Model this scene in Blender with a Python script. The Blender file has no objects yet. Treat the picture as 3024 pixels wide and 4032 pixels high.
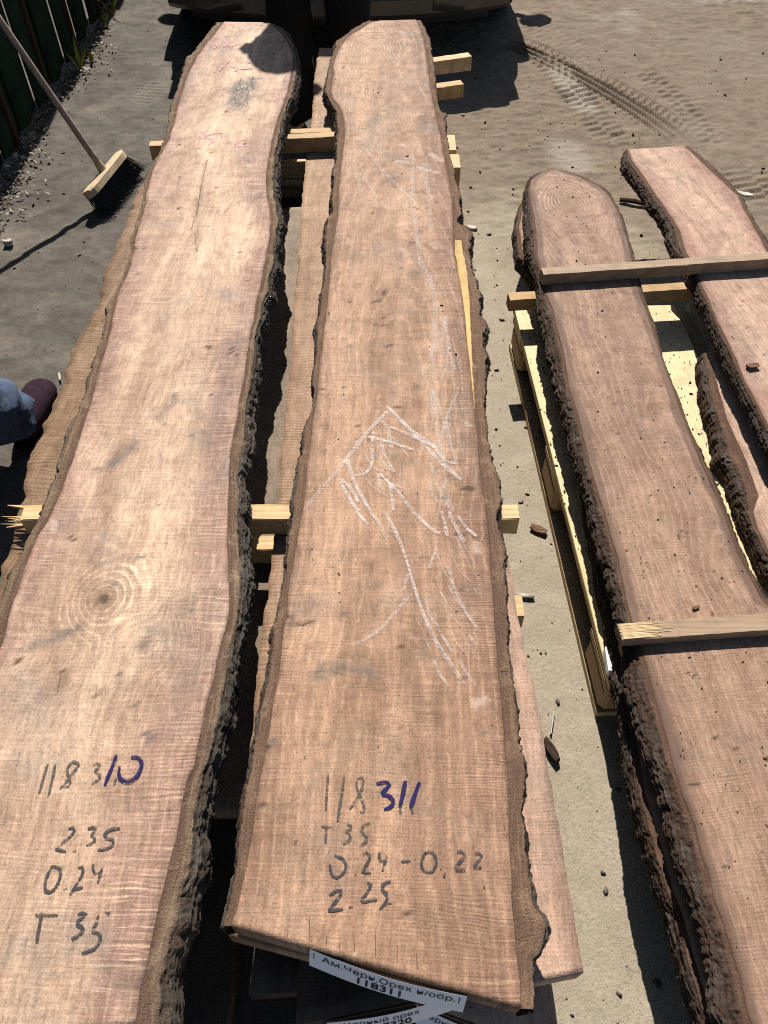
import bpy, bmesh, math, random
import numpy as np
from mathutils import Vector, Matrix

random.seed(7)
rng = np.random.default_rng(7)
SC = bpy.context.scene
COL = SC.collection

# ------------------------------------------------------------------ camera
CAM_H, PITCH, FPX = 1.52, math.radians(51.0), 3028.0
cam_d = bpy.data.cameras.new('camera')
cam_d.sensor_fit = 'VERTICAL'
cam_d.angle_y = 2 * math.atan(2016 / FPX)
cam_d.clip_start = 0.02
cam_d.clip_end = 500
cam = bpy.data.objects.new('camera', cam_d)
cam.location = (0, 0, CAM_H)
cam.rotation_euler = (math.pi / 2 - PITCH, 0, 0)
COL.objects.link(cam)
SC.camera = cam

# ------------------------------------------------------------------ sky, sun, exposure
SUN_D = Vector((0.055, -1.03, -1.0)).normalized()
w = bpy.data.worlds.new('World')
SC.world = w
w.use_nodes = True
wn = w.node_tree
wn.nodes.clear()
sky = wn.nodes.new('ShaderNodeTexSky')
sky.sky_type = 'NISHITA'
sky.sun_disc = False
sky.sun_elevation = math.asin(-SUN_D.z)
sky.sun_rotation = math.atan2(-SUN_D.x, -SUN_D.y)
sky.altitude = 100
bg = wn.nodes.new('ShaderNodeBackground')
bg.inputs['Strength'].default_value = 0.05
wo = wn.nodes.new('ShaderNodeOutputWorld')
wn.links.new(sky.outputs[0], bg.inputs['Color'])
wn.links.new(bg.outputs[0], wo.inputs['Surface'])
sd = bpy.data.lights.new('sun', 'SUN')
sd.energy = 5.0
sd.angle = math.radians(0.55)
sd.color = (1.0, 0.955, 0.89)
sun = bpy.data.objects.new('sun', sd)
sun.rotation_euler = SUN_D.to_track_quat('-Z', 'Y').to_euler()
sun.location = (0, 4, 8)
COL.objects.link(sun)
SC.view_settings.view_transform = 'Standard'
SC.view_settings.look = 'None'
SC.view_settings.gamma = 1.0
SC.view_settings.exposure = 0.80
SC.view_settings.use_curve_mapping = False
SC.render.engine = 'CYCLES'
SC.cycles.max_bounces = 6
SC.cycles.diffuse_bounces = 1
SC.cycles.use_denoising = False
SC.cycles.pixel_filter_type = 'BLACKMAN_HARRIS'
SC.cycles.filter_width = 1.05
SC.cycles.transparent_max_bounces = 12

# ------------------------------------------------------------------ helpers
CP, SP = math.cos(PITCH), math.sin(PITCH)


def at(px, py, z):
    """a point of the place at height z, from its position in the 3024 x 4032 photograph"""
    x = (px - 1512) / FPX
    u = (2016 - py) / FPX
    dy, dz = CP + u * SP, -SP + u * CP
    t = (CAM_H - z) / (-dz)
    return np.array((x * t, dy * t, z))


def Zm(ox, oy, pts, k=1008 / 1659):
    return [(ox + p[0] * k, oy + p[1] * k) for p in pts]


def z1(*p): return Zm(0, 0, p)
def z2(*p): return Zm(1008, 0, p)
def z3(*p): return Zm(2016, 0, p)
def z4(*p): return Zm(0, 1008, p)
def z5(*p): return Zm(1008, 1008, p)
def z6(*p): return Zm(2016, 1008, p)
def z7(*p): return Zm(0, 2016, p)
def z8(*p): return Zm(1008, 2016, p)
def z9(*p): return Zm(2016, 2016, p)
def z10(*p): return Zm(0, 3024, p)
def z11(*p): return Zm(1008, 3024, p)
def z12(*p): return Zm(2016, 3024, p)
def W(x, y): return [('w', x, y)]


def world(pts, z):
    o = []
    for p in pts:
        o.append((p[1], p[2]) if p[0] == 'w' else tuple(at(p[0], p[1], z)[:2]))
    return np.array(o)


def _h(ix, iy, iz, s):
    n = (ix.astype(np.int64) * 374761393 + iy.astype(np.int64) * 668265263 + iz.astype(np.int64) * 2147483647 + s * 974711) & 0x7fffffff
    n = ((n ^ (n >> 13)) * 1274126177) & 0x7fffffff
    n = (n ^ (n >> 16)) & 0xffff
    return n / 65535.0


def vnoise(x, y, z=None, s=0):
    x = np.asarray(x, float); y = np.asarray(y, float)
    z = np.zeros_like(x) if z is None else np.asarray(z, float)
    x0, y0, z0 = np.floor(x), np.floor(y), np.floor(z)
    fx, fy, fz = x - x0, y - y0, z - z0
    fx = fx * fx * (3 - 2 * fx); fy = fy * fy * (3 - 2 * fy); fz = fz * fz * (3 - 2 * fz)
    r = 0
    for a in (0, 1):
        for b in (0, 1):
            for c in (0, 1):
                wgt = (fx if a else 1 - fx) * (fy if b else 1 - fy) * (fz if c else 1 - fz)
                r = r + wgt * _h(x0 + a, y0 + b, z0 + c, s)
    return r * 2 - 1


def fbm(x, y, z=None, o=4, s=0, g=0.5):
    r, a = 0, 1.0
    z = np.zeros_like(np.asarray(x, float)) if z is None else z
    for i in range(o):
        r = r + a * vnoise(x * 2 ** i, y * 2 ** i, z * 2 ** i, s + i * 17)
        a *= g
    return r


def sstep(a, b, x):
    t = np.clip((x - a) / (b - a), 0, 1)
    return t * t * (3 - 2 * t)


def mesh_obj(name, verts, faces, mat, parent=None, smooth=False, attrs=None):
    me = bpy.data.meshes.new(name)
    v = np.asarray(verts, float)
    if parent is not None:
        v = v - np.array(parent.get('_base', (0, 0, 0)))
    if isinstance(faces, np.ndarray):
        nf, k = faces.shape
        me.vertices.add(len(v)); me.vertices.foreach_set('co', v.astype(np.float32).ravel())
        me.loops.add(nf * k); me.loops.foreach_set('vertex_index', faces.astype(np.int32).ravel())
        me.polygons.add(nf); me.polygons.foreach_set('loop_start', np.arange(0, nf * k, k, dtype=np.int32))
        me.update(calc_edges=True)
    else:
        me.from_pydata([tuple(p) for p in v], [], faces)
    for an, (ty, data) in (attrs or {}).items():
        a = me.attributes.new(an, ty, 'POINT')
        a.data.foreach_set('vector' if ty == 'FLOAT_VECTOR' else 'value', np.asarray(data, np.float32).ravel())
    if smooth:
        me.polygons.foreach_set('use_smooth', np.ones(len(me.polygons), dtype=bool))
    me.materials.append(mat)
    me.validate()
    o = bpy.data.objects.new(name, me)
    if parent is not None:
        o.parent = parent
        o['_base'] = parent.get('_base', (0, 0, 0))
    COL.objects.link(o)
    return o


def thing(name, label, cat, base=(0, 0, 0), group=None):
    o = bpy.data.objects.new(name, None)
    o.empty_display_size = 0.05
    o.location = base
    o['_base'] = tuple(float(b) for b in base)
    o['label'] = label; o['category'] = cat
    if group: o['group'] = group
    COL.objects.link(o)
    return o


def tag(o, label, cat, group=None):
    o['label'] = label; o['category'] = cat
    if group: o['group'] = group
    return o


def box_vf(c, s, R=None, bev=0.0, jit=0.0):
    """bevelled box: returns verts, faces"""
    bm = bmesh.new()
    bmesh.ops.create_cube(bm, size=1)
    for v in bm.verts:
        v.co = Vector((v.co.x * s[0], v.co.y * s[1], v.co.z * s[2]))
    if bev > 0:
        bmesh.ops.bevel(bm, geom=bm.edges[:], offset=bev, segments=1, affect='EDGES')
    if jit:
        for v in bm.verts:
            v.co += Vector((random.uniform(-jit, jit), random.uniform(-jit, jit), random.uniform(-jit, jit)))
    M = R if R is not None else Matrix.Identity(3)
    vs = [tuple(M @ v.co + Vector(c)) for v in bm.verts]
    fs = [[v.index for v in f.verts] for f in bm.faces]
    bm.free()
    return vs, fs


def join_vf(*parts):
    V, F = [], []
    for v, f in parts:
        k = len(V); V += list(v); F += [[i + k for i in q] for q in f]
    return V, F


def loft(rings, cap=True):
    V, F = [], []
    n = len(rings[0])
    for r in rings: V += [tuple(p) for p in r]
    for i in range(len(rings) - 1):
        for j in range(n):
            F.append([i * n + j, i * n + (j + 1) % n, (i + 1) * n + (j + 1) % n, (i + 1) * n + j])
    if cap:
        F.append(list(range(n))[::-1]); F.append([(len(rings) - 1) * n + j for j in range(n)])
    return V, F


def tube(pts, rad, n=8):
    pts = [Vector(p) for p in pts]
    rings = []
    for i, p in enumerate(pts):
        d = (pts[min(i + 1, len(pts) - 1)] - pts[max(i - 1, 0)]).normalized()
        a = d.orthogonal().normalized() if i == 0 else (a - d * a.dot(d)).normalized()
        b = d.cross(a)
        r = rad[i] if isinstance(rad, (list, tuple)) else rad
        rings.append([p + (a * math.cos(2 * math.pi * k / n) + b * math.sin(2 * math.pi * k / n)) * r for k in range(n)])
    return loft(rings)


# ------------------------------------------------------------------ material helpers
class G:
    def __init__(self, name, rough=0.85, spec=0.25):
        self.m = bpy.data.materials.new(name); self.m.use_nodes = True
        self.t = self.m.node_tree
        self.b = self.t.nodes['Principled BSDF']
        self.out = self.t.nodes['Material Output']
        self.b.inputs['Roughness'].default_value = rough
        self.b.inputs['Specular IOR Level'].default_value = spec

    def put(self, sock, v):
        if isinstance(v, bpy.types.NodeSocket): self.t.links.new(v, sock)
        elif v is not None:
            if hasattr(sock.default_value, '__len__') and len(sock.default_value) == 4 and len(v) == 3: v = (*v, 1)
            sock.default_value = v

    def n(self, ty, out=0, **kw):
        nd = self.t.nodes.new(ty)
        for k, v in kw.items():
            if k in nd.inputs: self.put(nd.inputs[k], v)
            else: setattr(nd, k, v)
        return nd.outputs[out]

    def obj(self, off=None):
        c = self.n('ShaderNodeTexCoord', 3)
        return c

    def attr(self, name, vec=False):
        return self.n('ShaderNodeAttribute', 1 if vec else 2, attribute_name=name)

    def mapv(self, v, scale=(1, 1, 1), loc=(0, 0, 0), rot=(0, 0, 0)):
        return self.n('ShaderNodeMapping', Vector=v, Scale=scale, Location=loc, Rotation=rot)

    def noise(self, v, scale=5, detail=4, rough=0.55, dist=0.0):
        return self.n('ShaderNodeTexNoise', 0, Vector=v, Scale=scale, Detail=detail, Roughness=rough, Distortion=dist)

    def math(self, op, a, b=0.5, c=None, clamp=False):
        nd = self.t.nodes.new('ShaderNodeMath'); nd.operation = op; nd.use_clamp = clamp
        self.put(nd.inputs[0], a); self.put(nd.inputs[1], b)
        if c is not None: self.put(nd.inputs[2], c)
        return nd.outputs[0]

    def rng(self, v, a, b, c=0.0, d=1.0):
        nd = self.t.nodes.new('ShaderNodeMapRange'); nd.clamp = True
        self.put(nd.inputs[0], v)
        for i, q in enumerate((a, b, c, d)): nd.inputs[i + 1].default_value = q
        return nd.outputs[0]

    def mix(self, f, a, b, mode='MIX'):
        nd = self.t.nodes.new('ShaderNodeMixRGB'); nd.blend_type = mode
        self.put(nd.inputs[0], f); self.put(nd.inputs[1], a); self.put(nd.inputs[2], b)
        return nd.outputs[0]

    def ramp(self, f, stops):
        nd = self.t.nodes.new('ShaderNodeValToRGB')
        self.put(nd.inputs[0], f)
        e = nd.color_ramp.elements
        while len(e) < len(stops): e.new(0.5)
        for q, (p, c) in zip(e, stops):
            q.position = p; q.color = (*c, 1)
        return nd.outputs[0]

    def bump(self, h, strength=0.3, dist=0.002, nrm=None):
        nd = self.t.nodes.new('ShaderNodeBump')
        nd.inputs['Strength'].default_value = strength; nd.inputs['Distance'].default_value = dist
        self.put(nd.inputs['Height'], h)
        if nrm is not None: self.put(nd.inputs['Normal'], nrm)
        return nd.outputs[0]

    def done(self, col, nrm=None, rough=None):
        self.put(self.b.inputs['Base Color'], col)
        if nrm is not None: self.put(self.b.inputs['Normal'], nrm)
        if rough is not None: self.put(self.b.inputs['Roughness'], rough)
        return self.m


def slab_mat(name, light, mid, dark, seed, saw=0.5, sawf=240, ringamt=0.35, streak=0.55, greywash=0.25, rosyc=None, bandc=(.17, .105, .07), wavef=250, wave=.4):
    g = G(name, 0.7, 0.20)
    sc = g.attr('sc', True)
    sc = g.mapv(sc, loc=(seed * 3.7, seed * 1.9, seed * 0.37))
    ph, rw, ed, st, kd, ro, bd = g.attr('phase'), g.attr('ringw'), g.attr('edge'), g.attr('stain'), g.attr('dark'), g.attr('rosy'), g.attr('band')
    rosyc = rosyc or (dark[0] * 1.08, dark[1] * .88, dark[2] * .95)
    lght = tuple(min(1, c * 1.28 + .03) for c in light)
    dk2 = tuple(c * .5 for c in dark)
    wn_ = g.n('ShaderNodeTexNoise', 1, Vector=sc, Scale=4.0, Detail=3.0)
    warp = g.n('ShaderNodeVectorMath', 0, operation='MULTIPLY_ADD', Vector=None)
    nd = warp.node
    g.put(nd.inputs[0], wn_); nd.inputs[1].default_value = (.05, .05, 0); g.put(nd.inputs[2], sc)
    s1 = g.noise(g.mapv(warp, (22, 1.1, 1)), 1.0, 6, 0.62, 0.2)
    s2 = g.noise(g.mapv(warp, (85, 3.0, 1)), 1.0, 5, 0.65)
    blot = g.noise(g.mapv(warp, (1, .6, 1)), 6.0, 8, 0.68, 0.5)
    blot2 = g.noise(warp, 26.0, 8, 0.72, 0.4)
    col = g.mix(g.rng(s1, .37, .63), tuple(c * .88 for c in mid), tuple(c * 1.04 for c in light))
    s0 = g.noise(g.mapv(warp, (13, .35, 1), loc=(7, 0, 0)), 1.0, 4, .55)
    col = g.mix(g.rng(s0, .46, .60, 0, .55), col, dark)
    col = g.mix(g.rng(s2, .46, .70, 0, .28), col, dark)
    # the tone of the heart changes towards the bark
    rz = g.rng(g.math('ADD', ro, g.math('MULTIPLY', g.math('SUBTRACT', g.noise(g.mapv(warp, (1, .5, 1)), 16, 6, .7), .5), .9)), .28, .72)
    col = g.mix(g.math('MULTIPLY', rz, .80), col, g.mix(g.rng(s2, .35, .68), rosyc, tuple(c * 1.5 for c in rosyc)))
    # handling grime and sun bleached patches
    col = g.mix(g.rng(blot, .48, .66, 0, .48), col, dark)
    col = g.mix(g.rng(blot2, .52, .72, 0, .42), col, (dark[0] * .72, dark[1] * .74, dark[2] * .76))
    pale = g.noise(g.mapv(warp, (1, .7, 1), loc=(5, 3, 0)), 8.0, 8, 0.7, .4)
    col = g.mix(g.rng(pale, .52, .70, 0, .40), col, lght)
    gw = g.noise(g.mapv(sc, (1, 1, 1), loc=(1, 9, 0)), 8.0, 8, 0.7, 0.6)
    gcol = (dark[0] * .80 + .015, dark[0] * .68 + .015, dark[0] * .56 + .015)
    col = g.mix(g.rng(gw, .53, .68, 0, greywash), col, gcol)
    # growth rings
    jit = g.math('ADD', g.math('MULTIPLY', g.noise(sc, 34, 4), 0.6), g.math('MULTIPLY', g.noise(sc, 11, 3), .9))
    fr = g.math('FRACT', g.math('ADD', ph, jit), 0.0)
    late = g.rng(g.math('ABSOLUTE', g.math('SUBTRACT', fr, 0.5), 0), 0.03, 0.20, 1.0, 0.0)
    brk = g.rng(g.noise(g.mapv(sc, (70, 150, 1)), 1.0, 4, .7), .36, .6)
    rl = g.math('MULTIPLY', g.math('MULTIPLY', late, rw), g.math('MULTIPLY', brk, ringamt * 2.0), clamp=True)
    col = g.mix(rl, col, lght)
    early = g.rng(fr, .62, .98, 0, 1)
    col = g.mix(g.math('MULTIPLY', g.math('MULTIPLY', early, rw), ringamt * .7, clamp=True), col, dark)
    # saw marks across the board, torn and patchy
    sw1 = g.noise(g.mapv(warp, (11.0, sawf, 1)), 1.0, 4, 0.65)
    sw2 = g.noise(g.mapv(sc, (30.0, sawf * 1.9, 1), rot=(0, 0, 0.010)), 1.0, 3, 0.65)
    patch = g.rng(g.noise(warp, 9, 6, .7), .36, .62, .12, 1)
    boost = g.math('ADD', g.math('MULTIPLY', rz, .7), .75)
    sws = g.math('ADD', g.math('MULTIPLY', sw1, 0.6), g.math('MULTIPLY', sw2, 0.4))
    pb = g.math('MULTIPLY', patch, boost)
    col = g.mix(g.math('MULTIPLY', g.math('MULTIPLY', g.rng(sws, .50, .60), pb), saw * .62, clamp=True), col, dk2)
    col = g.mix(g.math('MULTIPLY', g.math('MULTIPLY', g.rng(sws, .47, .37), pb), saw * .55, clamp=True), col, lght)
    sy_ = g.n('ShaderNodeSeparateXYZ', 1, Vector=sc)
    wph = g.math('ADD', g.math('MULTIPLY', sy_, wavef), g.math('MULTIPLY', g.noise(g.mapv(sc, (2.5, 7, 1)), 1.0, 4, .6), 13.0))
    wsn = g.math('SINE', g.math('MULTIPLY', wph, 6.2832), 0.0)
    wpt = g.math('MULTIPLY', g.math('MULTIPLY', g.rng(g.noise(g.mapv(warp, (1, 1.6, 1)), 8, 6, .70), .42, .62, .0, 1), g.rng(g.noise(g.mapv(sc, (130, 260, 1)), 1, 3, .7), .34, .56, .25, 1)), g.math('ADD', g.math('MULTIPLY', rz, .7), .55))
    col = g.mix(g.math('MULTIPLY', g.math('MULTIPLY', g.rng(wsn, .25, .95), wpt), wave, clamp=True), col, dk2)
    col = g.mix(g.math('MULTIPLY', g.math('MULTIPLY', g.rng(wsn, -.35, -.95), wpt), wave * .5, clamp=True), col, lght)
    # fibres and pores: short dark dashes along the grain and fuzz
    fib = g.noise(g.mapv(warp, (260, 40, 1)), 1.0, 4, 0.7)
    por = g.noise(g.mapv(sc, (460, 240, 1)), 1.0, 4, 0.75)
    fz = g.noise(sc, 480, 3, 0.75)
    col = g.mix(g.rng(por, .56, .68, 0, .62), col, dk2)
    gr = g.math('ADD', g.math('MULTIPLY', fib, .45), g.math('ADD', g.math('MULTIPLY', fz, .35), g.math('MULTIPLY', blot2, .20)))
    mul = g.rng(gr, .37, .63, 1.28, .64)
    mv = g.n('ShaderNodeCombineXYZ', 0, X=mul, Y=mul, Z=mul)
    col = g.mix(1.0, col, mv, 'MULTIPLY')
    # wane band, knots and smudges with shapes of their own
    bc = g.mix(g.rng(s2, .35, .65), tuple(c * .75 for c in bandc), tuple(c * 1.3 for c in bandc))
    col = g.mix(g.math('MULTIPLY', bd, .88), col, bc)
    smr = g.rng(g.math('ADD', g.attr('smear'), g.math('MULTIPLY', g.math('SUBTRACT', g.noise(sc, 110, 5, .75), .5), 1.3)), .50, .72, 0, .5)
    col = g.mix(smr, col, (.46, .35, .29))
    stn = g.math('MULTIPLY', st, g.rng(g.noise(sc, 90, 5, .75), .34, .60, .25, 1))
    col = g.mix(stn, col, (.085, .080, .072))
    col = g.mix(kd, col, (.070, .040, .024))
    hgt = g.math('ADD', g.math('ADD', g.math('MULTIPLY', sws, -saw * .8), g.math('MULTIPLY', g.math('MULTIPLY', wsn, wpt), -wave * .55)), g.math('ADD', g.math('MULTIPLY', fz, -.5), g.math('ADD', g.math('MULTIPLY', por, -.5), g.math('MULTIPLY', blot2, .8))))
    return g.done(col, g.bump(hgt, .42, .0024), g.rng(blot2, .3, .7, .62, .82))


def bark_mat(name, inner, inner2, outer, seed=0):
    g = G(name, 0.95, 0.1)
    c = g.mapv(g.attr('sc', True), loc=(seed, seed * 2, 0))
    bt, cav, pl = g.attr('bt'), g.attr('cav'), g.attr('plate')
    n1 = g.noise(g.mapv(c, (210, 26, 90)), 1, 6, .7)
    n2 = g.noise(c, 260, 5, .75)
    n3 = g.noise(g.mapv(c, (380, 16, 1)), 1, 5, .65)
    n5 = g.noise(c, 36, 6, .7)
    ci = g.mix(g.rng(bt, .13, .21), inner, inner2)
    ci = g.mix(g.rng(n3, .36, .62, 0, .75), tuple(k * .62 for k in inner), ci)
    ci = g.mix(g.rng(n5, .52, .68, 0, .55), ci, tuple(k * 1.45 for k in inner2))
    ci = g.mix(g.rng(n2, .54, .70, 0, .6), ci, tuple(k * .32 for k in inner))
    ci = g.mix(g.rng(g.noise(g.mapv(c, (60, 9, 1)), 1, 6, .7), .50, .64, 0, .5), ci, tuple(k * .5 for k in inner))
    co = g.mix(g.rng(n1, .36, .64), tuple(k * .42 for k in outer), tuple(k * 1.25 for k in outer))
    co = g.mix(g.rng(pl, .45, .95, 0, .65), co, (outer[0] * 1.75, outer[0] * 1.55, outer[0] * 1.32))
    co = g.mix(g.rng(pl, .4, .05, 0, .55), co, (outer[0] * .9, outer[1] * .62, outer[2] * .5))
    co = g.mix(g.rng(n2, .52, .74, 0, .7), co, tuple(k * 2.1 for k in outer))
    co = g.mix(g.rng(n5, .56, .7, 0, .35), co, (.17, .175, .15))
    bj = g.math('ADD', bt, g.math('MULTIPLY', g.math('SUBTRACT', g.noise(c, 70, 5, .7), .5), .20))
    col = g.mix(g.rng(bj, .41, .47), ci, co)
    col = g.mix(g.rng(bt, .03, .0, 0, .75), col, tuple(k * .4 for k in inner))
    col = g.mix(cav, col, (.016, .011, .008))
    h = g.math('ADD', g.math('MULTIPLY', n1, 1.0), g.math('ADD', n2, g.math('MULTIPLY', g.noise(c, 700, 3, .7), .6)))
    return g.done(col, g.bump(h, .8, .004))


def pine_mat(name, c1=(.60, .44, .23), c2=(.46, .30, .135), seed=0, axis='x', knots=True):
    g = G(name, 0.7, 0.25)
    c = g.mapv(g.obj(), loc=(seed * 1.7, seed * .9, seed * .4))
    sx = (2.5, 42, 42) if axis == 'x' else (42, 2.5, 42)
    a = g.noise(g.mapv(c, sx), 1, 5, .6, .5)
    f = g.noise(g.mapv(c, tuple(k * 7 for k in sx)), 1, 3, .6)
    b = g.noise(c, 17, 5, .65)
    wv = g.n('ShaderNodeTexWave', 1, Vector=g.mapv(c, (1.2, 14, 14) if axis == 'x' else (14, 1.2, 14)), Scale=2.2, Distortion=5.0, Detail=3.0, bands_direction='Y' if axis == 'x' else 'X')
    col = g.mix(g.rng(a, .3, .7), c1, c2)
    col = g.mix(g.rng(wv, .55, .95, 0, .35), col, tuple(k * .68 for k in c2))
    col = g.mix(g.rng(f, .5, .75, 0, .4), col, tuple(k * .55 for k in c2))
    col = g.mix(g.rng(b, .50, .70, 0, .5), col, (c2[0] * .50, c2[1] * .55, c2[2] * .68))
    col = g.mix(g.rng(g.noise(c, 5, 6, .7), .52, .66, 0, .4), col, (c2[0] * .45 + .02, c2[1] * .5 + .02, c2[2] * .6 + .02))
    sm = g.noise(g.mapv(c, (200, 10, 10) if axis == 'x' else (10, 200, 10)), 1, 2)
    col = g.mix(g.rng(sm, .5, .7, 0, .18), col, tuple(k * .6 for k in c2))
    return g.done(col, g.bump(g.math('ADD', f, g.math('MULTIPLY', sm, .6)), .3, .0015))


def plain(name, col, rough=.8, spec=.25, var=.25, scale=30, bump=.0, metal=0):
    g = G(name, rough, spec)
    c = g.obj()
    n = g.noise(c, scale, 5, .6)
    k = g.mix(g.rng(n, .3, .7), tuple(q * (1 - var) for q in col), tuple(min(1, q * (1 + var)) for q in col))
    g.b.inputs['Metallic'].default_value = metal
    return g.done(k, g.bump(g.noise(c, scale * 4, 4, .7), bump, .003) if bump else None)


def ink_mat(name, col, cover=.75, sx=40, sy=330, seed=0, amax=.93, soft=.16):
    """dry strokes of marker or chalk: the stroke breaks up over the saw marks"""
    g = G(name, .9, .1)
    c = g.mapv(g.obj(), loc=(seed, 0, 0))
    a = g.noise(g.mapv(c, (sx, sy, 1)), 1, 3, .6)
    b = g.noise(c, 420, 3, .7)
    v = g.math('ADD', g.math('MULTIPLY', a, .6 if soft < .2 else .3), g.math('ADD', g.math('MULTIPLY', b, .4 if soft < .2 else .4), g.math('MULTIPLY', g.noise(c, 45, 3), 0.0 if soft < .2 else .3)))
    t0 = .64 - .34 * cover
    al = g.rng(v, t0, t0 + soft, 0, amax)
    g.put(g.b.inputs['Alpha'], al)
    k = g.mix(g.rng(a, .35, .65), tuple(q * .75 for q in col), tuple(min(1, q * 1.2) for q in col))
    return g.done(k)


# ------------------------------------------------------------------ ground
def track_dist(X, Y, pts):
    P = np.array(pts); best = np.full(X.shape, 9.0); along = np.zeros(X.shape); side = np.zeros(X.shape)
    acc = 0
    for a, b in zip(P[:-1], P[1:]):
        d = b - a; L = np.hypot(*d); d = d / L
        t = np.clip((X - a[0]) * d[0] + (Y - a[1]) * d[1], 0, L)
        dx, dy = X - (a[0] + t * d[0]), Y - (a[1] + t * d[1])
        ds = np.hypot(dx, dy); s = d[0] * dy - d[1] * dx
        m = ds < best
        best = np.where(m, ds, best); along = np.where(m, acc + t, along); side = np.where(m, np.sign(s) * ds, side)
        acc += L
    return best, along, side


def wline(pts):
    return [tuple(at(p[0], p[1], 0)[:2]) for p in pts]


def smooth_line(P, n=40):
    P = np.array(P); t = np.linspace(0, 1, len(P)); tt = np.linspace(0, 1, n)
    cx = np.polyfit(t, P[:, 0], min(3, len(P) - 1)); cy = np.polyfit(t, P[:, 1], min(3, len(P) - 1))
    return np.stack([np.polyval(cx, tt), np.polyval(cy, tt)], 1)


def build_ground():
    dx = 0.0125
    xs = np.concatenate([-np.geomspace(120, 1.72, 26), np.arange(-1.68, .5, dx), np.arange(.5, 2.4, .0075), np.arange(2.4, 3.0, dx), np.geomspace(3.04, 120, 26)])
    ys = np.concatenate([-np.geomspace(120, .2, 24), np.arange(-.12, 2.4, dx), np.arange(2.4, 4.9, .0075), np.arange(4.9, 5.9, dx), np.geomspace(5.94, 160, 26)])
    X, Y = np.meshgrid(xs, ys)
    fade = sstep(9, 3, np.hypot(X - .4, Y - 2.5))
    right = sstep(.1, .5, X)
    far = sstep(1.9, 3.0, Y + .35 * X) * right
    H = .004 * fbm(X * 1.6, Y * 1.6, o=3, s=3) + fade * (.0008 * fbm(X * 14, Y * 14, o=3, s=5) + .0006 * fbm(X * 45, Y * 45, o=2, s=9))
    clod = fbm(X * 11, Y * 19, o=5, s=21, g=.62)
    H = H + fade * far * (.0042 * np.clip(clod, -.5, 1.2) * (.35 + .65 * sstep(-.3, .4, fbm(X * 1.7, Y * 1.7, s=31))) + .0018 * np.clip(fbm(X * 30, Y * 48, o=3, s=25), -.3, 1))
    H = H + fade * (1 - right) * (.004 * np.clip(fbm(X * 20, Y * 20, o=3, s=41), 0, 1) + .0022 * np.clip(fbm(X * 38, Y * 38, o=2, s=45), .1, 1))
    pale = np.zeros(X.shape)
    # curved tyre print: four grooves and a chevron shoulder
    main = smooth_line(wline(z3((-60, 270), (40, 300), (250, 380), (500, 505), (700, 625), (900, 755), (1060, 880), (1180, 1000))))
    d, al, sd_ = track_dist(X, Y, main)
    ends = sstep(0, .15, al) * sstep(al.max(), al.max() - .5, al)
    flat_ = sstep(.16, .11, np.abs(sd_)) * ends
    H = H * (1 - .85 * flat_)
    for k in (-.06, -.02, .022):
        H = H - ends * .028 * np.exp(-((sd_ - k) / .0105) ** 2)
        H = H + ends * .007 * np.exp(-((sd_ - k - .017) / .007) ** 2)
    chev = (np.sin((al + sd_ * .8) * 2 * math.pi / .042) > .1)
    H = H + np.where((sd_ > .045) & (sd_ < .105), ends * .014 * chev * sstep(.110, .080, sd_) - .010 * ends, 0)
    H = H + np.where((sd_ < -.065) & (sd_ > -.10), ends * .006 * chev, 0)
    # lugged prints
    for pts, wd, amp in ((((150, 330), (300, 480), (480, 690), (680, 940)), .085, .009), (((800, 440), (1000, 580), (1190, 780), (1330, 960)), .06, .007),
                         (((330, 300), (480, 420), (640, 520)), .05, .004), (((1500, 1050), (1600, 1200), (1700, 1350)), .12, .008), (((100, 120), (260, 230), (420, 330)), .1, .004)):
        L = smooth_line(wline(z3(*pts)))
        d, al, s_ = track_dist(X, Y, L)
        e = sstep(0, .1, al) * sstep(al.max(), al.max() - .1, al) * sstep(wd, wd * .8, np.abs(s_))
        lug = np.sin((al + np.where(s_ > 0, .02, 0) + s_ * .25) * 2 * math.pi / .048)
        H = H * (1 - .5 * e) + e * (1.15 * amp * sstep(0, .6, lug) - .006) * (.5 + .5 * sstep(-.2, .4, fbm(X * 6, Y * 6, s=77)))
        pale = np.maximum(pale, e * .10)
    d, al, s_ = track_dist(X, Y, smooth_line(wline(z3((300, 440), (400, 600), (480, 700)))))
    pale = np.maximum(pale, sstep(.08, .03, d))
    d, al, s_ = track_dist(X, Y, wline(z3((350, 970), (420, 1060))))
    pale = np.maximum(pale, sstep(.12, .03, d))
    # a boot print pressed into the dust on the left
    bp = at(590, 365, 0)
    bx, by = X - bp[0], Y - bp[1]
    inb = sstep(1.2, .7, np.hypot(bx / .075, by / .14) + .35 * fbm(X * 14, Y * 14, s=91))
    H = H + inb * (.004 * (np.sin((by + .2 * bx) * 2 * math.pi / .032) > 0) - .003)
    pale = np.maximum(pale, inb * .35)
    nx, ny = len(xs), len(ys)
    idx = np.arange(nx * ny).reshape(ny, nx)
    F = np.stack([idx[:-1, :-1].ravel(), idx[:-1, 1:].ravel(), idx[1:, 1:].ravel(), idx[1:, :-1].ravel()], 1)
    V = np.stack([X.ravel(), Y.ravel(), H.ravel()], 1)
    g = G('yard_ground', .95, .12)
    c = g.obj()
    pal = g.attr('pale')
    sepx = g.n('ShaderNodeSeparateXYZ', 0, Vector=c)
    sepy = g.n('ShaderNodeSeparateXYZ', 1, Vector=c)
    n1 = g.noise(c, 1.9, 6, .62, .4); n2 = g.noise(c, 13, 6, .68); n3 = g.noise(c, 120, 5, .72); n4 = g.noise(c, 420, 3, .7)
    asph = g.mix(g.rng(n2, .3, .72), (.066, .058, .048), (.135, .120, .100))
    asph = g.mix(g.rng(n3, .52, .74, 0, .4), asph, (.165, .148, .126))
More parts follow.
